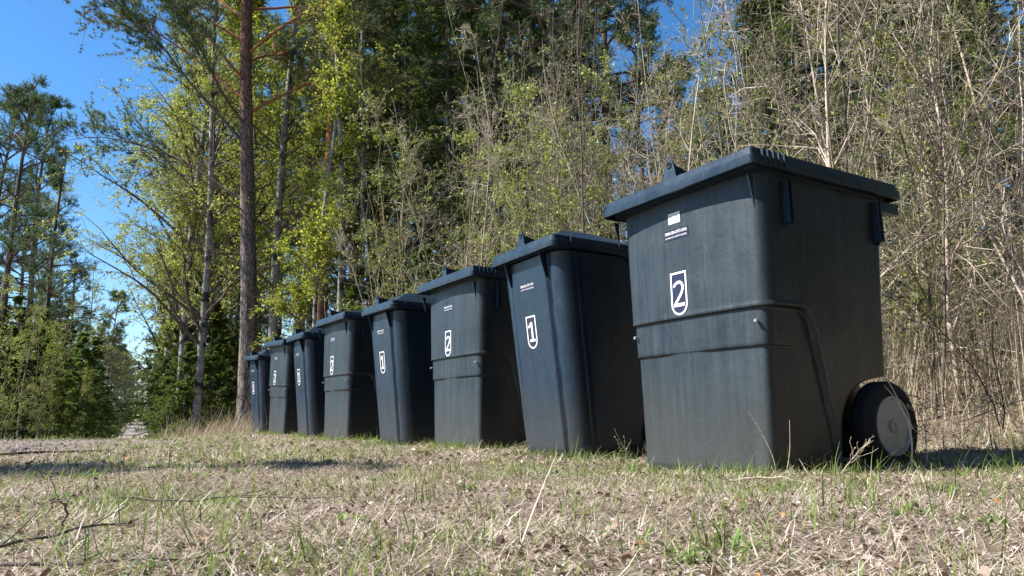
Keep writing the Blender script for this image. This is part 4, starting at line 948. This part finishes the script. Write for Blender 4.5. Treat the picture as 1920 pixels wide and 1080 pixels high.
# twigs lying on the grass
def ground_twig(pts, r, label, bark='dark_twig', side=True):
    rg = np.random.default_rng(len(label)); pts = np.array([(x, y, float(terr(x, y))+z) for x, y, z in pts]); t = np.linspace(0, 1, 14); s = np.linspace(0, 1, len(pts))
    P = np.stack([np.interp(t, s, pts[:, i]) for i in range(3)], -1) + rg.normal(0, .003, (14, 3))
    mb = MB(); Rr = lin(np.array([r]), r*.35, 14); mb.tubes(P, Rr[0], 6)
    if side:
        q, d, rr, _ = spawn(P[None], Rr, 4, .2, .9, (.4, .8), rg, np.array([1, 1, .5])); p2 = grow(q, d, rg.uniform(.03, .1, len(q)), 5, .15, .03, rg); mb.tubes(p2, lin(rr*.6, .0006, 5), 4)
    tag(mb.obj('fallen_twig', M[bark]), label, 'twig', 'twigs lying on the grass')
ground_twig([(-.95, 1.02, .012), (-.75, 1.03, .015), (-.5, 1.02, .012), (-.38, 1.0, .008)], .0045, 'dark fallen twig along the bottom left edge of the picture')
ground_twig([(-.95, 1.12, .01), (-.82, 1.18, .02), (-.74, 1.28, .025), (-.70, 1.32, .02)], .004, 'dark curved twig rising above the bottom left corner twig')
ground_twig([(-.87, 1.42, .0), (-.85, 1.38, .06), (-.80, 1.25, .07), (-.72, 1.15, .02)], .0025, 'thin reddish twig arching up from grass at lower left')
ground_twig([(-.95, 1.75, .02), (-.7, 1.76, .022), (-.42, 1.74, .015)], .003, 'long straight thin twig lying across the left foreground')
ground_twig([(.62, 2.1, .01), (.72, 2.05, .02), (.80, 1.98, .01)], .004, 'short twig on the grass in front of the largest bin', 'twig_bark')
# bare weed stalks at the feet of the nearest bins
def stalk(pts, r, label, bark='twig_bark', fuzz=0):
    rg = np.random.default_rng(int(abs(pts[0][0])*1000)); P0 = np.array([(x, y, float(terr(x, y))+z) for x, y, z in pts]); t = np.linspace(0, 1, 12); s = np.linspace(0, 1, len(P0))
    P = np.stack([np.interp(t, s, P0[:, i]) for i in range(3)], -1)
    for _ in range(3): P[1:-1] = (P[:-2]+2*P[1:-1]+P[2:])/4
    mb = MB(); Rr = lin(np.array([r]), r*.4, 12); mb.tubes(P, Rr[0], 5)
    if fuzz:
        q, d, rr, _ = spawn(P[None], Rr, fuzz, .3, 1, (.3, .9), rg); p2 = grow(q, d, rg.uniform(.02, .08, len(q)), 5, .2, .05, rg); mb.tubes(p2, lin(rr*.6, .0006, 5), 3); leaves(mb, p2[:, -1], .008, rg)
    tag(mb.obj('dry_stalk', M[bark]), label, 'stalk', 'dry stalks around the bins')
stalk([(1.32, 2.42, 0), (1.33, 2.40, .12), (1.30, 2.42, .25), (1.265, 2.42, .32)], .004, 'thick pale dead stem crossing in front of the wheel')
stalk([(1.33, 2.40, .14), (1.29, 2.41, .24), (1.25, 2.40, .285)], .003, 'short fork of the dead stem in front of the wheel')
stalk([(.80, 2.22, 0), (.79, 2.2, .06), (.75, 2.2, .15), (.72, 2.2, .20)], .0017, 'thin brown stalk leaning left on the largest bin')
stalk([(.82, 2.2, 0), (.84, 2.2, .08), (.845, 2.2, .17)], .0015, 'thin upright brown stalk by the corner of the largest bin')
stalk([(.98, 2.2, 0), (1.02, 2.2, .05), (1.08, 2.21, .10)], .002, 'small branching dry weed below the wheel', fuzz=14)
stalk([(1.42, 2.5, 0), (1.43, 2.5, .12), (1.41, 2.5, .2)], .002, 'pinkish fuzzy dry weed right of the wheel', fuzz=30)
stalk([(1.5, 2.45, 0), (1.55, 2.4, .12), (1.6, 2.42, .22)], .002, 'fuzzy dry weed second to the right of the wheel', fuzz=24)
stalk([(.42, 2.75, 0), (.425, 2.74, .05), (.42, 2.74, .10)], .002, 'little green sprout between the two nearest bins', 'olive_twig', fuzz=16)

# ---------------------------------------------------------------- tell look-alikes apart by their place along the picture
def ordinal(n):
    w = ['first', 'second', 'third', 'fourth', 'fifth', 'sixth', 'seventh', 'eighth', 'ninth', 'tenth', 'eleventh', 'twelfth']
    return w[n] if n < 12 else '%d%s' % (n+1, {1: 'st', 2: 'nd', 3: 'rd'}.get((n+1) % 10 if (n+1) % 100 not in (11, 12, 13) else 0, 'th'))
same = {}
for o in list(C.objects):
    if o.parent is None and o.get('group') and 'behind the camera' not in o['group'] and 'beyond' not in o['group']: same.setdefault((o['group'], o['label']), []).append(o)
for (g, l), os_ in same.items():
    if len(os_) > 1:
        os_.sort(key=lambda o: o.location.x/max(o.location.y, .1))
        for i, o in enumerate(os_): o['label'] = l + ', ' + ordinal(i) + ' from the left'
